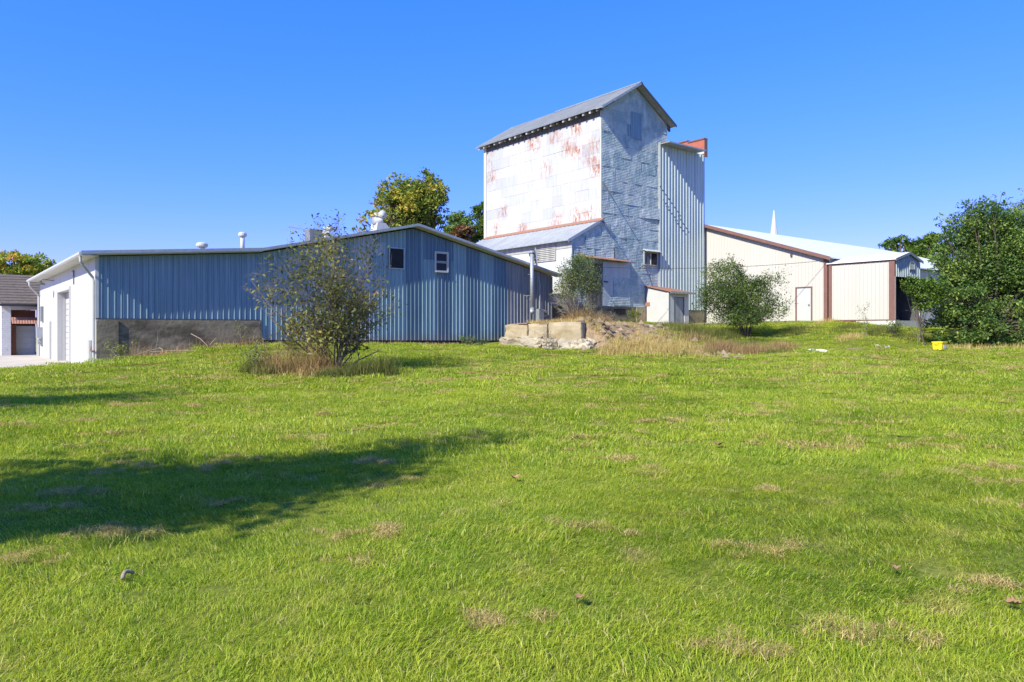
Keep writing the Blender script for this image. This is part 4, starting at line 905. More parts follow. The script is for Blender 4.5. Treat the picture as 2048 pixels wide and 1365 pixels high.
def grow(r, base, stems, length, spread, env, levels=3, radius=.03, kids=5, up=.12, wob=.16, seg=5):
    lines = []; tips = []
    st = []
    for i in range(stems):
        a = 2*math.pi*i/stems+r.uniform(-.5, .5); t = spread*r.uniform(.15, 1)
        st.append((Vector(base)+Vector((math.cos(a), math.sin(a), 0))*r.uniform(0, .25), Vector((math.cos(a)*math.sin(t), math.sin(a)*math.sin(t), math.cos(t))), length*r.uniform(.7, 1.1), radius*r.uniform(.6, 1.1), 0))
    while st:
        p, d, L, q, lv = st.pop(); pts = [p]; rs = [q]
        for k in range(seg):
            d = (d+Vector(r.normal(0, wob, 3))+Vector((0, 0, up*(1 if lv < 2 else .2)))).normalized(); p = p+d*L/seg
            if (lv > 0 or k > 1) and not env(p): break
            pts.append(p); rs.append(max(q*(1-(k+1)/seg*.75), .003))
            if lv >= 1 or k >= 2:
                tips.append((p, lv))
        if len(pts) < 2: continue
        lines.append((pts, rs))
        if lv < levels:
            for _ in range(kids if lv else kids+2):
                k = int(r.integers(1, len(pts))); a = rand_dirs(r, 1)[0]; dd = (Vector(pts[k])-Vector(pts[k-1])).normalized()
                nd = (dd+Vector(a)*.95).normalized()
                if nd.z < -.35: nd.z *= -.5; nd.normalize()
                st.append((pts[k], nd, L*r.uniform(.38, .62), rs[k]*.62, lv+1))
    return lines, tips
def shrub(label, base, env, n_leaf, leaf, mat, seed, stems=9, length=3.2, spread=.8, levels=3, radius=.03, kids=5, bark='pale_bark', name='shrub', cat='shrub', keep=None, extra=None, jit=.10, droop=.35, slim=.38, group=None, up=.12, wob=.16, tmin=2, max_lines=2600):
    r = np.random.default_rng(seed); root = thing(name, label, cat, base, group)
    lines, tips = grow(r, base, stems, length, spread, env, levels, radius, kids, up, wob)
    if extra: l2, t2 = grow(r, base, *extra, env, levels, radius, kids, up, wob); lines += l2; tips += t2
    mb = MB()
    if len(lines) > max_lines: lines = [l for l in lines if l[1][0] > .006 or r.uniform() < max_lines/len(lines)]
    for pts, rs in lines: mb.tube(pts, rs, 5 if rs[0] > .012 else 3, False)
    mb.build('branches', bark, root)
    tp = np.array([tuple(p) for p, lv in tips if lv >= tmin])
    if keep is not None and len(tp): tp = tp[keep(tp, r)]
    if n_leaf and len(tp):
        ix = r.integers(0, len(tp), n_leaf); P = tp[ix]+r.normal(0, jit, (n_leaf, 3))
        tone = np.clip(.5+.25*np.sin(P[:, 0]*2.1+P[:, 2]*1.7)+r.normal(0, .2, n_leaf), 0, 1)
        leaves('leaves', P, leaf, tone, r, mat, root, droop, slim)
    return root
def ellipsoids(*es):
    def f(p):
        for c, rx, ry, rz_ in es:
            if ((p[0]-c[0])/rx)**2+((p[1]-c[1])/ry)**2+((p[2]-c[2])/rz_)**2 < 1+.55*math.sin(p[0]*6+p[1]*3)*math.sin(p[2]*3.1+p[0]*4): return True
        return False
    return f
def ground_at(px, z): 
    p = at(px, HY, z); return Vector((p.x, p.y, gz(p.x, p.y)))

# trees beyond the buildings
z = 78; b = at(812, 660, z); b.z = 1
tree('tall maple with green and golden leaves behind the blue barn roof', b, [px_lobe(818, 425, 60, 72, z), px_lobe(775, 400, 34, 42, z, -1), px_lobe(862, 390, 38, 44, z), px_lobe(848, 360, 24, 22, z), px_lobe(792, 362, 22, 18, z), px_lobe(742, 440, 34, 26, z, -2), px_lobe(880, 425, 24, 40, z), px_lobe(722, 462, 22, 18, z, -2), px_lobe(815, 480, 90, 30, z, 1)],
     z, 15000, .42, 'leaf_autumn', 11, .45, ny=30, clump=.36, shell=.55, tone_bias=lambda P: .10-.02*(P[:, 0]-40)*.4)
z = 92; b = at(918, 660, z); b.z = 1
tree('dark green tree between the golden maple and the elevator', b, [px_lobe(918, 452, 27, 34, z), px_lobe(905, 470, 20, 26, z, -2), px_lobe(930, 475, 20, 26, z)], z, 5200, .42, 'leaf_dark', 12, .4, ny=22, clump=.45)
z = 84; b = at(958, 660, z); b.z = 1
tree('bright green tree hugging the left edge of the white elevator', b, [px_lobe(964, 440, 24, 46, z), px_lobe(952, 470, 18, 28, z), px_lobe(975, 412, 14, 18, z), px_lobe(985, 460, 26, 60, z)], z, 5200, .40, 'leaf_bright', 13, .35, ny=20, clump=.45)
z = 76; b = at(925, 660, z); b.z = 1
tree('low russet bush showing just above the barn roof', b, [px_lobe(926, 470, 20, 18, z), px_lobe(912, 478, 14, 14, z)], z, 2400, .34, 'leaf_russet', 14, .15, 'bush', 'bush', ny=16, clump=.5)
z = 88; b = at(40, 660, z); b.z = 0
tree('orange tinged maple behind the brown shingle roof', b, [px_lobe(28, 530, 42, 28, z), px_lobe(72, 528, 30, 24, z), px_lobe(30, 512, 20, 14, z), px_lobe(-20, 530, 40, 30, z), px_lobe(95, 545, 14, 16, z)], z, 9000, .40, 'leaf_orange', 15, .4, ny=22, clump=.42)
z = 70; b = at(1800, 640, z); b.z = 2
tree('green tree behind the porch roof of the cream building', b, [px_lobe(1800, 492, 36, 22, z), px_lobe(1835, 500, 34, 26, z), px_lobe(1775, 497, 20, 16, z), px_lobe(1865, 500, 30, 40, z), px_lobe(1845, 530, 40, 30, z)], z, 8000, .34, 'leaf_bright', 16, .3, ny=22, clump=.42)
# the dense green tree at the right edge
z = 36; b = ground_at(1985, z)
tree('big dense dark green tree filling the right edge of the lawn', b, [px_lobe(1985, 540, 95, 125, z, 1), px_lobe(1965, 440, 62, 52, z), px_lobe(1905, 500, 48, 58, z, .5), px_lobe(1910, 590, 58, 70, z), px_lobe(2035, 500, 60, 100, z), px_lobe(1930, 650, 62, 42, z, -.6), px_lobe(2010, 640, 80, 52, z, -1), px_lobe(1878, 640, 30, 44, z), px_lobe(1895, 440, 26, 26, z), px_lobe(2100, 560, 80, 140, z), px_lobe(1900, 668, 44, 24, z, -.4), px_lobe(1962, 676, 62, 20, z, -1), px_lobe(2035, 676, 62, 22, z, -1), px_lobe(1860, 660, 26, 26, z), px_lobe(1935, 408, 24, 16, z), px_lobe(1990, 395, 26, 14, z)],
     z, 95000, .155, 'leaf_dark', 17, .16, ny=46, clump=.34, shell=.5, limb_frac=.35)
z = 35.2; b = ground_at(1852, z)
tree('lighter green leafy sapling leaning toward the open bay', b, [px_lobe(1828, 572, 26, 22, z), px_lobe(1850, 600, 26, 24, z), px_lobe(1815, 560, 14, 12, z), px_lobe(1870, 575, 24, 24, z)], z, 2600, .16, 'leaf_bright', 18, .03, ny=18, clump=.5)
z = 44; b = ground_at(2075, z)
tree('taller tree whose branch tips enter at the upper right corner', b, [px_lobe(2075, 430, 62, 62, z), px_lobe(2042, 400, 26, 22, z), px_lobe(2046, 382, 14, 8, z), px_lobe(2090, 560, 90, 110, z)], z, 16000, .17, 'leaf_dark', 19, .2, ny=26, clump=.36)
# trees outside the picture on the left; only their shade falls on the lawn
b = Vector((-7.9, -2.3, 0))
def wl(c, rx, rz_): return (Vector(c), rx, rx, rz_)
sd = SUN
def over(px, py, h):                      # point at height h on the sun ray that lands on the lawn at this spot
    g = at(px, py, EYE*F/(py-HY)); k = (h-.05)/-sd.z; return Vector((g.x-sd.x*k, g.y-sd.y*k, h))
c1 = over(300, 985, 6.4); c2 = over(620, 950, 6.9); c3 = over(60, 1010, 5.2); c4 = over(820, 900, 8.0); c5 = over(950, 882, 8.7); c6 = over(450, 1010, 5.6); c7 = over(170, 935, 5.8); c8 = over(1050, 873, 9.3)
tree('leafy shade tree left of the lawn casting the broad shadow', Vector((c3.x-.4, c3.y-.6, 0)), [wl(c1, 1.35, 1.25), wl(c2, 1.2, 1.1), wl(c3, 1.5, 1.3), wl(c4, .85, .7), wl(c5, .75, .5), wl(c6, 1.1, .9), wl(c7, 1.1, .6), wl(c8, .6, .28)], 8, 16000, .17, 'leaf_green', 21, .2, ny=40, clump=.42, shell=.1)
d1 = over(40, 812, 9.0); d2 = over(-120, 820, 7.5); d3 = over(110, 785, 10.2)
tree('second shade tree farther left casting the small dark shadow', Vector((d2.x-1, d2.y-.6, 0)), [wl(d1, 2.2, 2.2), wl(d2, 2.2, 2.2), wl(d3, 1.3, 1.2)], 8, 11000, .17, 'leaf_green', 22, .2, ny=26, clump=.42, shell=.1)

# shrubs
def dens(tp):                                     # leaf cover is patchy: thick down the middle and top, thin at the flanks
    rt_, fw = tp[:, 0]*C_-tp[:, 1]*S_, tp[:, 0]*S_+tp[:, 1]*C_
    px, py = 1024+F*rt_/fw, HY-(tp[:, 2]-EYE)*F/fw; d = np.full(len(tp), .13)
    for x, y, sx, sy, w in ((655, 490, 34, 55, .9), (690, 620, 48, 52, .9), (600, 660, 60, 34, .7), (690, 680, 50, 26, .6), (540, 580, 40, 26, .3), (600, 470, 40, 24, .3), (560, 520, 26, 26, .4), (745, 520, 22, 45, .35), (735, 660, 40, 26, .5), (640, 560, 40, 30, .55)): d += w*np.exp(-((px-x)/sx)**2-((py-y)/sy)**2)
    return d*(.45+.55*(np.sin(tp[:, 0]*4.3+1)*np.sin(tp[:, 2]*4.6+tp[:, 1]*2.3) > -.2))
z = 23; b = ground_at(668, z); k = z/F
def E(px, py, rx, ry, zz, dep=1.): c = at(px, py, zz); return (c, rx*zz/F, rx*zz/F*dep, ry*zz/F)
env = ellipsoids(E(650, 575, 112, 112, z), E(525, 590, 42, 42, z), E(768, 600, 30, 40, z), E(655, 480, 52, 52, z), E(555, 570, 66, 50, z), E(745, 540, 42, 92, z), E(735, 620, 56, 52, z), E(650, 660, 90, 70, z))
shrub('large straggly half-bare shrub standing on the lawn before the blue barn', b, env, 6200, .145, 'leaf_olive', 31, 14, 3.9, .95, 3, .032, 8, bark='twig', up=.04, jit=.12,
      keep=lambda tp, r: r.uniform(0, 1, len(tp)) < dens(tp), extra=(4, 5.2, .16))
z = 41.5; b = ground_at(1152, z)
env = ellipsoids(E(1160, 560, 44, 52, z), E(1165, 540, 36, 30, z), E(1150, 605, 46, 42, z))
shrub('grey stemmed shrub with green top growing against the elevator corner', b, env, 7000, .125, 'leaf_green', 32, 13, 4.2, .55, 3, .026, 7, bark='pale_bark', up=.12, keep=lambda tp, r: tp[:, 2] > at(1160, 586, 41.5).z+r.normal(0, .25, len(tp)))
z = 39.5; b = ground_at(1492, z)
env = ellipsoids(E(1448, 590, 52, 66, z), E(1462, 545, 26, 26, z), E(1552, 595, 42, 55, z), E(1572, 545, 20, 26, z), E(1495, 652, 84, 40, z), E(1425, 600, 24, 60, z), E(1500, 590, 30, 30, z))
shrub('bushy green shrub on the bank in front of the cream building', b, env, 22000, .12, 'leaf_green', 33, 17, 4.2, .8, 3, .026, 8, bark='bark', up=.10, jit=.12, droop=-.3, slim=.42, tmin=1)
# saplings and tall weeds
def weed(label, px, z, h, n, leaf, mat, seed, stems=3, spread=.25, name='sapling', cat='sapling', bark='pale_bark', levels=2, kids=3, radius=.012, group=None):
    b = ground_at(px, z); return shrub(label, b, lambda p: True, n, leaf, mat, seed, stems, h*.75, spread, levels, radius, kids, bark, name, cat, jit=.07, group=group, tmin=1)
weed('pale forked leafless sapling standing against the barn foundation', 308, 28.6, 1.35, 0, .05, 'leaf_olive', 41, 1, .08, 'sapling', 'sapling', levels=1, kids=2)
weed('small fresh green weed at the left corner of the foundation', 240, 27.8, .75, 260, .10, 'leaf_yellow', 42, 6, .6, 'weed', 'weed')
weed('thin yellowing sapling against the dark foundation beside the shrub', 480, 30.6, 1.1, 60, .10, 'leaf_yellow', 43, 3, .3)
weed('tall seeding weed in front of the cream porch wall', 1733, 37.5, 1.55, 150, .09, 'leaf_green', 44, 2, .14, 'weed', 'weed')
weed('bare grey sapling in front of the dark bay opening', 1836, 36, 2.3, 0, .1, 'leaf_green', 45, 2, .25, 'sapling', 'sapling', levels=2, kids=4, radius=.022)
weed('leafy green weed patch at the foot of the porch slab', 1788, 38.5, .9, 600, .10, 'leaf_bright', 46, 12, 1.0, 'weed', 'weed')
weed('round green weed at the foot of the blue sheets', 935, 38.2, .42, 260, .10, 'leaf_bright', 47, 7, .9, 'weed', 'weed')
weed('low green weed right of the round one by the blue sheets', 966, 38.0, .34, 200, .10, 'leaf_green', 48, 7, 1.0, 'weed', 'weed')
weed('bright green weed under the elevator foundation', 1266, 43.8, .75, 300, .13, 'leaf_yellow', 49, 7, .8, 'weed', 'weed')
weed('thin weed rising from the gap beside the concrete wall', 1180, 37.6, 1.3, 120, .09, 'leaf_olive', 50, 3, .25, 'weed', 'weed')
weed('reddish dry weed in front of the concrete blocks', 1092, 35.6, 1.1, 60, .06, 'dry_weed', 51, 7, .55, 'weed', 'weed')
weed('yellow-green weed low on the left flank of the big shrub', 520, 22.4, 1.25, 260, .10, 'leaf_yellow', 52, 7, .6, 'weed', 'weed')
weed('small leafy weed at the edge of the mound top', 1215, 40.6, .8, 120, .08, 'leaf_olive', 53, 5, .6, 'weed', 'weed')

# ------------------------------------------------------------------ blades: dry grass, weeds, lawn
def blade_arrays(R, h, w, r, lean=.5, spread=1., base_tone=None, comb=0.):
    n = len(R); a = r.uniform(0, 2*math.pi, n); s = np.stack([np.cos(a), np.sin(a), np.zeros(n)], 1)
    b = r.uniform(0, 2*math.pi, n); l = np.stack([np.cos(b), np.sin(b), np.zeros(n)], 1)*(np.abs(r.normal(0, lean, n))[:, None])+np.array([comb, comb*.25, 0])
    h = (h*r.uniform(.55, 1.25, n))[:, None] if np.isscalar(h) else h[:, None]
    up = np.array([0, 0, 1.]); w_ = w*r.uniform(.7, 1.3, (n, 1))
    m = R+(up*.55+l*.35)*h; t = R+(up*(1-.30*np.minimum((l**2).sum(1, keepdims=True), 2.2))+l*1.15)*h
    V = np.stack([R-s*w_*.5, R+s*w_*.5, m-s*w_*.42, m+s*w_*.42, t], 1).reshape(-1, 3)
    o = (np.arange(n)*5)[:, None]
    Fc = np.concatenate([o+np.array([[0, 1, 3]]), o+np.array([[0, 3, 2]]), o+np.array([[2, 3, 4]])])
    tone = np.repeat(r.uniform(0, 1, n) if base_tone is None else np.clip(base_tone+r.normal(0, .2, n), 0, 1), 5)
    return V, Fc, tone
def tuft_field(name, label, mat, spots, seed, w=.012, lean=.45):
    """spots: (x, y, rx, ry, count, height)"""
    r = np.random.default_rng(seed); Rs = []; Hs = []
    for x, y, rx, ry, n, h in spots:
        q = r.normal(0, .5, (n, 2)); q = q[(q**2).sum(1) < 1.6]
        px, py = x+q[:, 0]*rx, y+q[:, 1]*ry; Rs.append(np.stack([px, py, ground_z(px, py)-.02], 1)); Hs.append(h*r.uniform(.4, 1.25, len(q))*(1-.35*(q**2).sum(1)/1.6))
    R = np.concatenate(Rs); H = np.concatenate(Hs); V, Fc, tone = blade_arrays(R, H, w, r, lean)
    o = link(name, np_mesh(name, V, Fc, tone), mat); tag(o, label, None, None, 'stuff'); return o
def G2(px, z): p = at(px, HY, z); return p.x, p.y
sp = lambda px, z, rx, ry, n, h: (*G2(px, z), rx, ry, n, h)
tuft_field('dry_grass', 'tall dry tan grass round the foot of the big shrub', 'dry_weed', [sp(590, 22.3, .8, .6, 620, .95), sp(640, 22.2, .6, .5, 520, 1.0), sp(540, 22.4, .4, .4, 240, .95), sp(560, 22.0, .35, .3, 260, .6), sp(700, 22.5, .6, .4, 110, .6), sp(612, 21.6, .25, .2, 120, .5)], 61, .010, .55)
tuft_field('bleached_grass', 'bleached yellow grass mixed in at the foot of the big shrub', 'straw', [sp(560, 22.2, .8, .5, 520, .5), sp(640, 21.7, 1.1, .4, 420, .4), sp(530, 22.6, .5, .5, 240, .65), sp(700, 21.8, .9, .3, 200, .3)], 68, .009, .8)
tuft_field('tall_grass', 'long green grass tangled under the big shrub', 'green_weed', [sp(545, 21.8, .5, .3, 300, .5), sp(675, 21.5, .8, .35, 900, .38), sp(725, 21.8, .8, .45, 1000, .5), sp(765, 22.2, .45, .5, 420, .75), sp(510, 22.2, .3, .4, 220, .6), sp(500, 22.6, .35, .3, 150, .7)], 62)
tuft_field('straw', 'bleached straw covering the earth mound', 'straw', [sp(1265, 34.2, 1.5, 1.2, 2400, .40), sp(1320, 33.6, 1.6, 1.1, 2400, .45), sp(1365, 34.5, 1.2, 1.2, 1600, .5), sp(1215, 33.4, .9, .6, 900, .35), sp(1300, 36.5, 1.6, .8, 1500, .30), sp(1340, 38, 1.6, .8, 1000, .28), sp(1230, 36, .9, .7, 900, .28), sp(1250, 39.5, 1.2, .4, 500, .22), sp(1400, 33.2, 1.2, .8, 900, .30)], 63)
tuft_field('brown_weeds', 'brown seeding weeds on the bank below the green shrub', 'dry_weed', [sp(1440, 35.0, 1.3, .9, 1900, .6), sp(1500, 34.2, 1.1, .7, 1500, .5), sp(1560, 35.2, 1.2, .8, 900, .45), sp(1390, 37.5, 1.2, 1.0, 700, .55), sp(1165, 41.0, 1.3, .7, 1700, .95), sp(1205, 40.2, .6, .5, 500, .6), sp(1130, 40.5, .8, .5, 500, .5)], 64)
tuft_field('bank_weeds', 'yellow green weeds covering the bank right of the mound', 'green_weed', [sp(1380, 39.5, 1.6, 1.1, 2000, .65), sp(1440, 38.8, 1.2, 1.0, 1600, .6), sp(1600, 40.5, 1.6, .9, 1300, .35), sp(1690, 40.2, 1.6, .6, 1300, .30), sp(1760, 39.0, 1.2, .8, 1200, .45), sp(1830, 37.5, 1.2, .8, 1200, .45), sp(1340, 41.5, 1.0, .6, 700, .35), sp(1260, 42.5, 1.2, .4, 600, .25), sp(1490, 36.5, 1.8, .9, 900, .35), sp(1420, 33.6, .7, .3, 260, .35), sp(1545, 33.4, 1.0, .35, 420, .3), sp(1370, 33.0, .5, .25, 160, .35), sp(1190, 33.9, .6, .3, 260, .3), sp(1330, 37.5, .5, .4, 160, .4), sp(1245, 35.2, .4, .4, 110, .35)], 65)
tuft_field('dry_fringe', 'dry fringe of grass below the right hand tree and on the wall top', 'straw', [(*G2(1900+i*34, 33.6), .8, .35, 130, .35) for i in range(6)]+[(*wallp(.5+i*.55, .8+.25*(i % 2), 0)[:2], .5, .4, 330, .26) for i in range(9)]+[sp(1700, 37.8, 1.3, .6, 900, .32), sp(1650, 43, 1.4, .4, 500, .3)]+[(6+i*1.15, 31.2+.2*math.sin(i*2.1), .8, .35, 170, .20) for i in range(14)], 66)
tuft_field('foundation_weeds', 'brown brambles and weeds along the barn foundation', 'dry_weed', [sp(280, 28.0, .7, .4, 150, .7), sp(400, 29.3, .9, .3, 80, .6), sp(500, 30.6, .8, .3, 150, .7), sp(800, 35.5, 1.2, .3, 130, .3), sp(340, 28.9, .9, .3, 90, .4)], 67, .008, .9)
cl = MB(); r_ = random.Random(5)
for i in range(260):
    px, zz = r_.choice(((1215, 37.5), (1185, 35.0), (1195, 37.0), (1260, 35.5), (1440, 33.4), (1470, 33.6), (1310, 37.5), (1250, 38.8), (1340, 36), (1200, 36), (1300, 40), (1390, 35))); c = ground_at(px+r_.gauss(0, 26), zz+r_.gauss(0, .9)); s = r_.choice((.05, .08, .08, .12, .16, .24))*r_.uniform(.7, 1.2); c.z += s*.3
    vs = [Vector((r_.gauss(0, 1), r_.gauss(0, 1), r_.gauss(0, .7))).normalized()*s*r_.uniform(.7, 1.2)+c for _ in range(6)]
    ct = c; vs = [c+Vector((s, 0, 0)), c+Vector((-s*.8, s*.2, 0)), c+Vector((0, s*r_.uniform(.6, 1.1), 0)), c+Vector((s*.2, -s*.9, 0)), c+Vector((s*.1, 0, s*r_.uniform(.5, 1.1))), c-Vector((0, 0, s))]
    cl.add(vs, [(0, 2, 4), (2, 1, 4), (1, 3, 4), (3, 0, 4), (2, 0, 5), (1, 2, 5), (3, 1, 5), (0, 3, 5)])
tag(cl.build('earth_clods', 'clod', None), 'dry earth clods and stone bits scattered over the mound', None, None, 'stuff')
# fallen sticks by the foundation
for i, (a0, a1, lab) in enumerate((((268, 712, 27.6), (318, 697, 28.0), 'long bleached stick lying from the left along the foundation'), ((318, 696, 28.0), (326, 706, 27.8), 'short bleached stick crossing the end of the long one'), ((300, 704, 27.8), (420, 708, 28.2), 'thin pale stick lying flat in front of the foundation'), ((420, 690, 29.2), (432, 676, 29.4), 'pale stick poking up before the dark foundation'), ((382, 668, 29.6), (415, 692, 29.3), 'slanting dry branch leaning on the foundation'))):
    p, q = at(*a0), at(*a1); p.z = max(p.z, gz(p.x, p.y)+.02); q.z = max(q.z, gz(q.x, q.y)+.02); m = p.lerp(q, .5)+Vector((.05, .03, .04))
    tag(MB().tube([p, m, q], [.018, .016, .009], 6).build('fallen_stick', 'stick'), lab, 'stick', 'fallen sticks by the barn foundation')
# little things on the lawn and bank
z = 33.2; b = ground_at(1879, z)
tub = thing('yellow_tub', 'bright yellow plastic tub sitting at the edge of the grass', 'tub', b)
w, d, h = .30, .22, .38
tb = MB(); o8 = []
for zz, s in ((0, .86), (.02, .88), (h-.06, 1.0), (h-.055, 1.07), (h, 1.08)):
    o8.append([(b.x+sx*w*s, b.y+sy*d*s, b.z+zz+.03) for sx, sy in ((-1,-.8), (-.85,-1), (.85,-1), (1,-.8), (1,.8), (.85,1), (-.85,1), (-1,.8))])
vs = sum(o8, []); fs = [(i*8+k, i*8+(k+1) % 8, i*8+8+(k+1) % 8, i*8+8+k) for i in range(4) for k in range(8)]+[tuple(range(7, -1, -1))]
inn = [(b.x+(x-b.x)*.9, b.y+(y-b.y)*.9, zq) for x, y, zq in o8[-1]]; bot = [(b.x+(x-b.x)*.85, b.y+(y-b.y)*.85, b.z+.06) for x, y, zq in o8[0]]
vs += inn+bot; fs += [(32+k, 32+(k+1) % 8, 40+(k+1) % 8, 40+k) for k in range(8)]+[(40+k, 40+(k+1) % 8, 48+(k+1) % 8, 48+k) for k in range(8)]+[tuple(48+k for k in range(8))]
tb.add(vs, fs).build('tub_body', 'yellow_plastic', tub)
for sx in (-1, 1): MB().tube([(b.x+sx*w*1.06, b.y-.09, b.z+h-.02), (b.x+sx*(w*1.06+.05), b.y-.06, b.z+h-.06), (b.x+sx*(w*1.06+.05), b.y+.06, b.z+h-.06), (b.x+sx*w*1.06, b.y+.09, b.z+h-.02)], .014, 6).build('handle', 'yellow_plastic', tub)
MB().box(b.x-.13, b.x+.15, b.y-d*.98-.012, b.y-d*.98, b.z+.10, b.z+.27).build('label_patch', 'pale_debris', tub)
for i, (px, py, z, s, lab) in enumerate(((1623, 690, 33.6, (.42, .2, .10), 'white scrap at the left end of the litter on the bank'), (1636, 691, 33.4, (.30, .2, .09), 'middle white scrap of the litter on the bank'), (1648, 694, 33.0, (.34, .18, .11), 'white scrap at the right end of the litter on the bank'), (1754, 690, 34.6, (.20, .16, .11), 'small white scrap on the bare patch near the porch'), (1776, 696, 34.0, (.34, .22, .13), 'grey and white scrap on the grass left of the yellow tub'))):
    q = ground_at(px, z); tag(rough_block('litter', 'pale_debris', (q.x, q.y, q.z+.06), s, 120+i, None, i*.9, 2, .05, .02), lab, 'litter', 'white scraps on the bank')
def gp2(px, py):                                   # where a sight line meets the near lawn
    zz = EYE*F/(py-HY); p = at(px, py, zz); return Vector((p.x, p.y, gz(p.x, p.y)))
p = gp2(245, 1172); q = gp2(268, 1160); cs_ = [p.lerp(q, f)+Vector((-.01, .03, 0))*math.sin(f*3.14)*.9+Vector((0, 0, .035+.02*math.sin(f*3.14))) for f in (0, .2, .4, .6, .8, 1)]
tag(MB().tube(cs_, [.012, .013, .0125, .0125, .012, .009], 8).build('curved_stick', 'stick', None, True), 'short curved pale stick lying in the grass at lower left', 'stick')
def dead_leaf(px, py, s, seed, lab, rot):
    r = np.random.default_rng(seed); c = gp2(px, py); c.z += .045; n = 9; vs = []; fs = []
    for i in range(n):
        u = i/(n-1)-.5; wd = s*.42*math.cos(u*math.pi*.94)*(1+.25*math.sin(i*2.6))
        for j, v in enumerate((-1, -.35, .35, 1)):
            x, y, zz = u*s, v*wd, abs(v)*wd*.9+s*.35*(u*u)*2+r.normal(0, s*.03)
            vs.append((c.x+x*math.cos(rot)-y*math.sin(rot), c.y+x*math.sin(rot)+y*math.cos(rot), c.z+zz))
    for i in range(n-1):
        for j in range(3): k = i*4+j; fs.append((k, k+1, k+5, k+4))
    mb = MB(); mb.add(vs, fs); mb.tube([c+Vector((math.cos(rot)*s*.5, math.sin(rot)*s*.5, s*.2)), c+Vector((math.cos(rot)*s*.8, math.sin(rot)*s*.8, s*.25))], .0025, 4)
    tag(mb.build('dead_leaf', 'brown_leaf', None, True), lab, 'leaf', 'dead leaves on the lawn')
dead_leaf(2026, 1228, .085, 1, 'large curled brown leaf at the lower right edge', 2.2); dead_leaf(1791, 1153, .075, 2, 'small brown leaf on the lawn at right', .6); dead_leaf(1160, 1216, .07, 3, 'rusty brown leaf low in the middle foreground', .2)
dead_leaf(1030, 970, .11, 4, 'brown leaf standing in the grass right of the shadow', 1.2); dead_leaf(1437, 900, .16, 5, 'tan curled leaf in the middle of the lawn', .4)

# the lawn itself: short blades in clumps, laid out as instances over the ground sheet
lib = bpy.data.collections.new('grass_clumps'); libm = []
def clump_obj(name, R, h, w, seed, lean, mat='grass_blade', tone=None, comb=0.):
    r = np.random.default_rng(seed); V, Fc, tn_ = blade_arrays(R, h, w, r, lean, base_tone=tone, comb=comb)
    me = np_mesh(name, V, Fc, tn_); me.materials.append(M[mat]); o = bpy.data.objects.new(name, me); libm.append(o); return o
def disc(r, n, rad): 
    a = r.uniform(0, 6.283, n); q = rad*np.sqrt(r.uniform(0, 1, n)); return np.stack([q*np.cos(a), q*np.sin(a), np.full(n, -.008)], 1)
r = np.random.default_rng(99)
for i in range(5): clump_obj('a%d' % i, disc(r, 240, .17), .041, .0034, 200+i, .75, comb=.35+.22*i)          # near: fine blades
for i in range(2): clump_obj('b%d' % i, disc(r, 140, .15), .062, .0038, 210+i, .6, comb=.9*i)            # near: longer tufts
for i in range(2): clump_obj('c%d' % i, disc(r, 120, .10)+np.array([0, 0, .02]), .045, .0035, 220+i, 1.8, 'straw')  # near: clippings
for i in range(3): clump_obj('d%d' % i, disc(r, 300, .42), .060, .008, 230+i, .8, comb=.4*i)             # middle
for i in range(2): clump_obj('e%d' % i, disc(r, 380, .8), .075, .015, 240+i, .8, comb=.5*i)              # far
for i in range(2): clump_obj('f%d' % i, disc(r, 110, .16)+np.array([0, 0, .03]), .055, .007, 250+i, 1.8, 'straw')   # middle: clippings
for i in range(2):                                                                             # broad-leaved weeds
    rr_ = np.random.default_rng(260+i); V = []; Q = []; n = 11
    for k in range(n):
        a = 6.283*k/n+rr_.uniform(-.3, .3); L = rr_.uniform(.05, .09); w = L*.14; d = np.array([math.cos(a), math.sin(a), 0]); s = np.array([-d[1], d[0], 0]); e = rr_.uniform(.05, .30)
        o = len(V); V += [d*.005, d*L*.45+s*w+[0,0,L*e*.7], d*L+[0,0,L*e*.6], d*L*.45-s*w+[0,0,L*e*.7]]; Q.append((o, o+1, o+2, o+3))
    me = np_mesh('g%d' % i, np.array(V), np.array(Q), np.full(len(V), .35)); me.materials.append(M['leaf_yellow']); libm.append(bpy.data.objects.new('g%d' % i, me))
for o in libm: lib.objects.link(o)
IDX = {o.name: i for i, o in enumerate(sorted(libm, key=lambda q: q.name))}
names_of = lambda p: [IDX[k] for k in IDX if k[0] == p]
Pp, Ri, Sc, Id = [], [], [], []
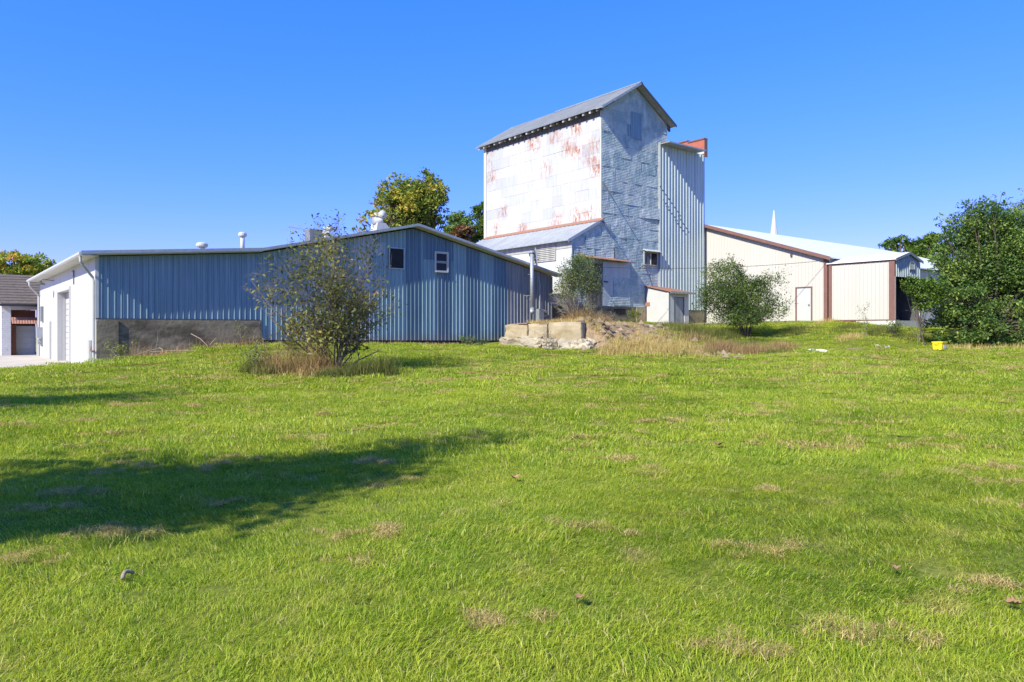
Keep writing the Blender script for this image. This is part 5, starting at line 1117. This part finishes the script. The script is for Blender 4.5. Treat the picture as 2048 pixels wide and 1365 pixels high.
def sow(z0, z1, dens, kinds, seed, half=.80, mask=None, smin=.7, smax=1.3, noise_thr=None):
    r = np.random.default_rng(seed); area = half*2*(z1*z1-z0*z0)/2; n = int(area*dens)
    z = np.sqrt(r.uniform(z0*z0, z1*z1, n)); t = r.uniform(-half, half, n); X, Y = z*(C_*t+S_), z*(C_-S_*t)
    ok = ((Y < 31.5) | ((X < 4.6) & (Y < 34.4))) & (dirt_mask(X, Y) < r.uniform(.08, .6, n)) & ~((X > 4.5) & (X < 5.0) & (Y > 31.7)) & ~((X > CX-.2) & (Y > WY0-.2))
    u = (X-WA[0])*WU[0]+(Y-WA[1])*WU[1]; v = (X-WA[0])*-WU[1]+(Y-WA[1])*WU[0]; ok &= ~((u > -.2) & (u < WLEN+.3) & (v > -.35))
    if noise_thr is not None:
        f = np.sin(X*1.9+1.1*np.sin(Y*1.3))+np.sin(Y*2.3+1.7*np.sin(X*.9+2))+.8*np.sin(X*4.1-Y*3.3); ok &= f > noise_thr
    X, Y = X[ok], Y[ok]; k = len(X)
    Pp.append(np.stack([X, Y, ground_z(X, Y)], 1)); Ri.append(np.stack([r.normal(0, .06, k), r.normal(0, .06, k), 2.2*np.sin(X*.55+1.2*np.sin(Y*.4))+1.8*np.sin(Y*.7+X*.2+2)+r.normal(0, .7, k)], 1)); Sc.append(r.uniform(smin, smax, k)*(1+.22*np.sin(X*1.7+Y*.6)*np.sin(Y*1.9-X*.5+1))); Id.append(np.array(kinds)[r.integers(0, len(kinds), k)])
def patches(z0, z1, dens_, kinds, seed, nrange, sx, sy, sc0=1.):        # raked-up clippings: little heaps drawn out along the mowing rows
    r = np.random.default_rng(seed); n = int(.9*2*(z1*z1-z0*z0)/2*dens_); z = np.sqrt(r.uniform(z0*z0, z1*z1, n)); t = r.uniform(-.9, .9, n)
    for zi, ti in zip(z, t):
        k = int(r.integers(*nrange)); a = r.normal(0, sx, k); b = r.normal(0, sy, k); X = zi*(C_*ti+S_)+a*C_+b*S_; Y = zi*(C_-S_*ti)-a*S_+b*C_
        ok = (Y < 29) & (dirt_mask(X, Y) < .2) & ~((X < 5.0) & (Y > 30)); X, Y = X[ok], Y[ok]; k = len(X)
        if not k: continue
        Pp.append(np.stack([X, Y, ground_z(X, Y)], 1)); Ri.append(np.stack([r.normal(0, .1, k), r.normal(0, .1, k), r.uniform(0, 6.28, k)], 1)); Sc.append(r.uniform(.5, 1.15, k)*sc0); Id.append(np.array(kinds)[r.integers(0, len(kinds), k)])
sow(2.2, 9, 55, names_of('a'), 1, .95)
sow(2.2, 10, 10, names_of('b'), 2, .95, noise_thr=.4)
patches(2.4, 9.5, .55, names_of('c'), 3, (3, 12), .16, .10)
sow(2.2, 11, 3.2, names_of('g'), 4, .95, noise_thr=.7)
sow(8.5, 19, 10, names_of('d'), 5, .85)
patches(8.5, 20, .35, names_of('f'), 6, (2, 8), .34, .12); patches(8.5, 21, .9, names_of('f'), 16, (1, 3), .15, .06, .75)
sow(18, 45, 2.2, names_of('e'), 7, .80)
sow(2.2, 18, .9, names_of('b'), 9, .9, noise_thr=.2, smin=1.1, smax=1.7)
patches(19, 34, .25, names_of('f'), 8, (2, 9), .6, .18, 1.2); patches(20, 33, .6, names_of('f'), 18, (1, 4), .4, .1, 1.)
Pp, Ri, Sc, Id = np.concatenate(Pp), np.concatenate(Ri), np.concatenate(Sc), np.concatenate(Id)
gm = bpy.data.meshes.new('lawn_grass'); gm.vertices.add(len(Pp)); gm.vertices.foreach_set('co', Pp.astype(np.float32).ravel())
a = gm.attributes.new('rot', 'FLOAT_VECTOR', 'POINT'); a.data.foreach_set('vector', Ri.astype(np.float32).ravel())
a = gm.attributes.new('scl', 'FLOAT', 'POINT'); a.data.foreach_set('value', Sc.astype(np.float32))
a = gm.attributes.new('kind_index', 'INT', 'POINT'); a.data.foreach_set('value', Id.astype(np.int32))
go = bpy.data.objects.new('lawn_grass', gm); COL.objects.link(go); tag(go, 'short green lawn grass with yellowed and clipped patches', None, None, 'stuff')
ng = bpy.data.node_groups.new('lawn_grass', 'GeometryNodeTree')
ng.interface.new_socket('Geometry', in_out='INPUT', socket_type='NodeSocketGeometry'); ng.interface.new_socket('Geometry', in_out='OUTPUT', socket_type='NodeSocketGeometry')
gi, gout = ng.nodes.new('NodeGroupInput'), ng.nodes.new('NodeGroupOutput')
ip = ng.nodes.new('GeometryNodeInstanceOnPoints'); ci = ng.nodes.new('GeometryNodeCollectionInfo'); ci.inputs['Collection'].default_value = lib; ci.inputs['Separate Children'].default_value = True; ci.inputs['Reset Children'].default_value = True
def na(name, typ): nd = ng.nodes.new('GeometryNodeInputNamedAttribute'); nd.data_type = typ; nd.inputs['Name'].default_value = name; return nd.outputs[0]
er = ng.nodes.new('FunctionNodeEulerToRotation')
L = ng.links.new
L(gi.outputs[0], ip.inputs['Points']); L(ci.outputs[0], ip.inputs['Instance']); ip.inputs['Pick Instance'].default_value = True
L(na('kind_index', 'INT'), ip.inputs['Instance Index']); L(na('rot', 'FLOAT_VECTOR'), er.inputs[0]); L(er.outputs[0], ip.inputs['Rotation']); L(na('scl', 'FLOAT'), ip.inputs['Scale']); L(ip.outputs[0], gout.inputs[0])
go.modifiers.new('lawn_grass', 'NODES').node_group = ng
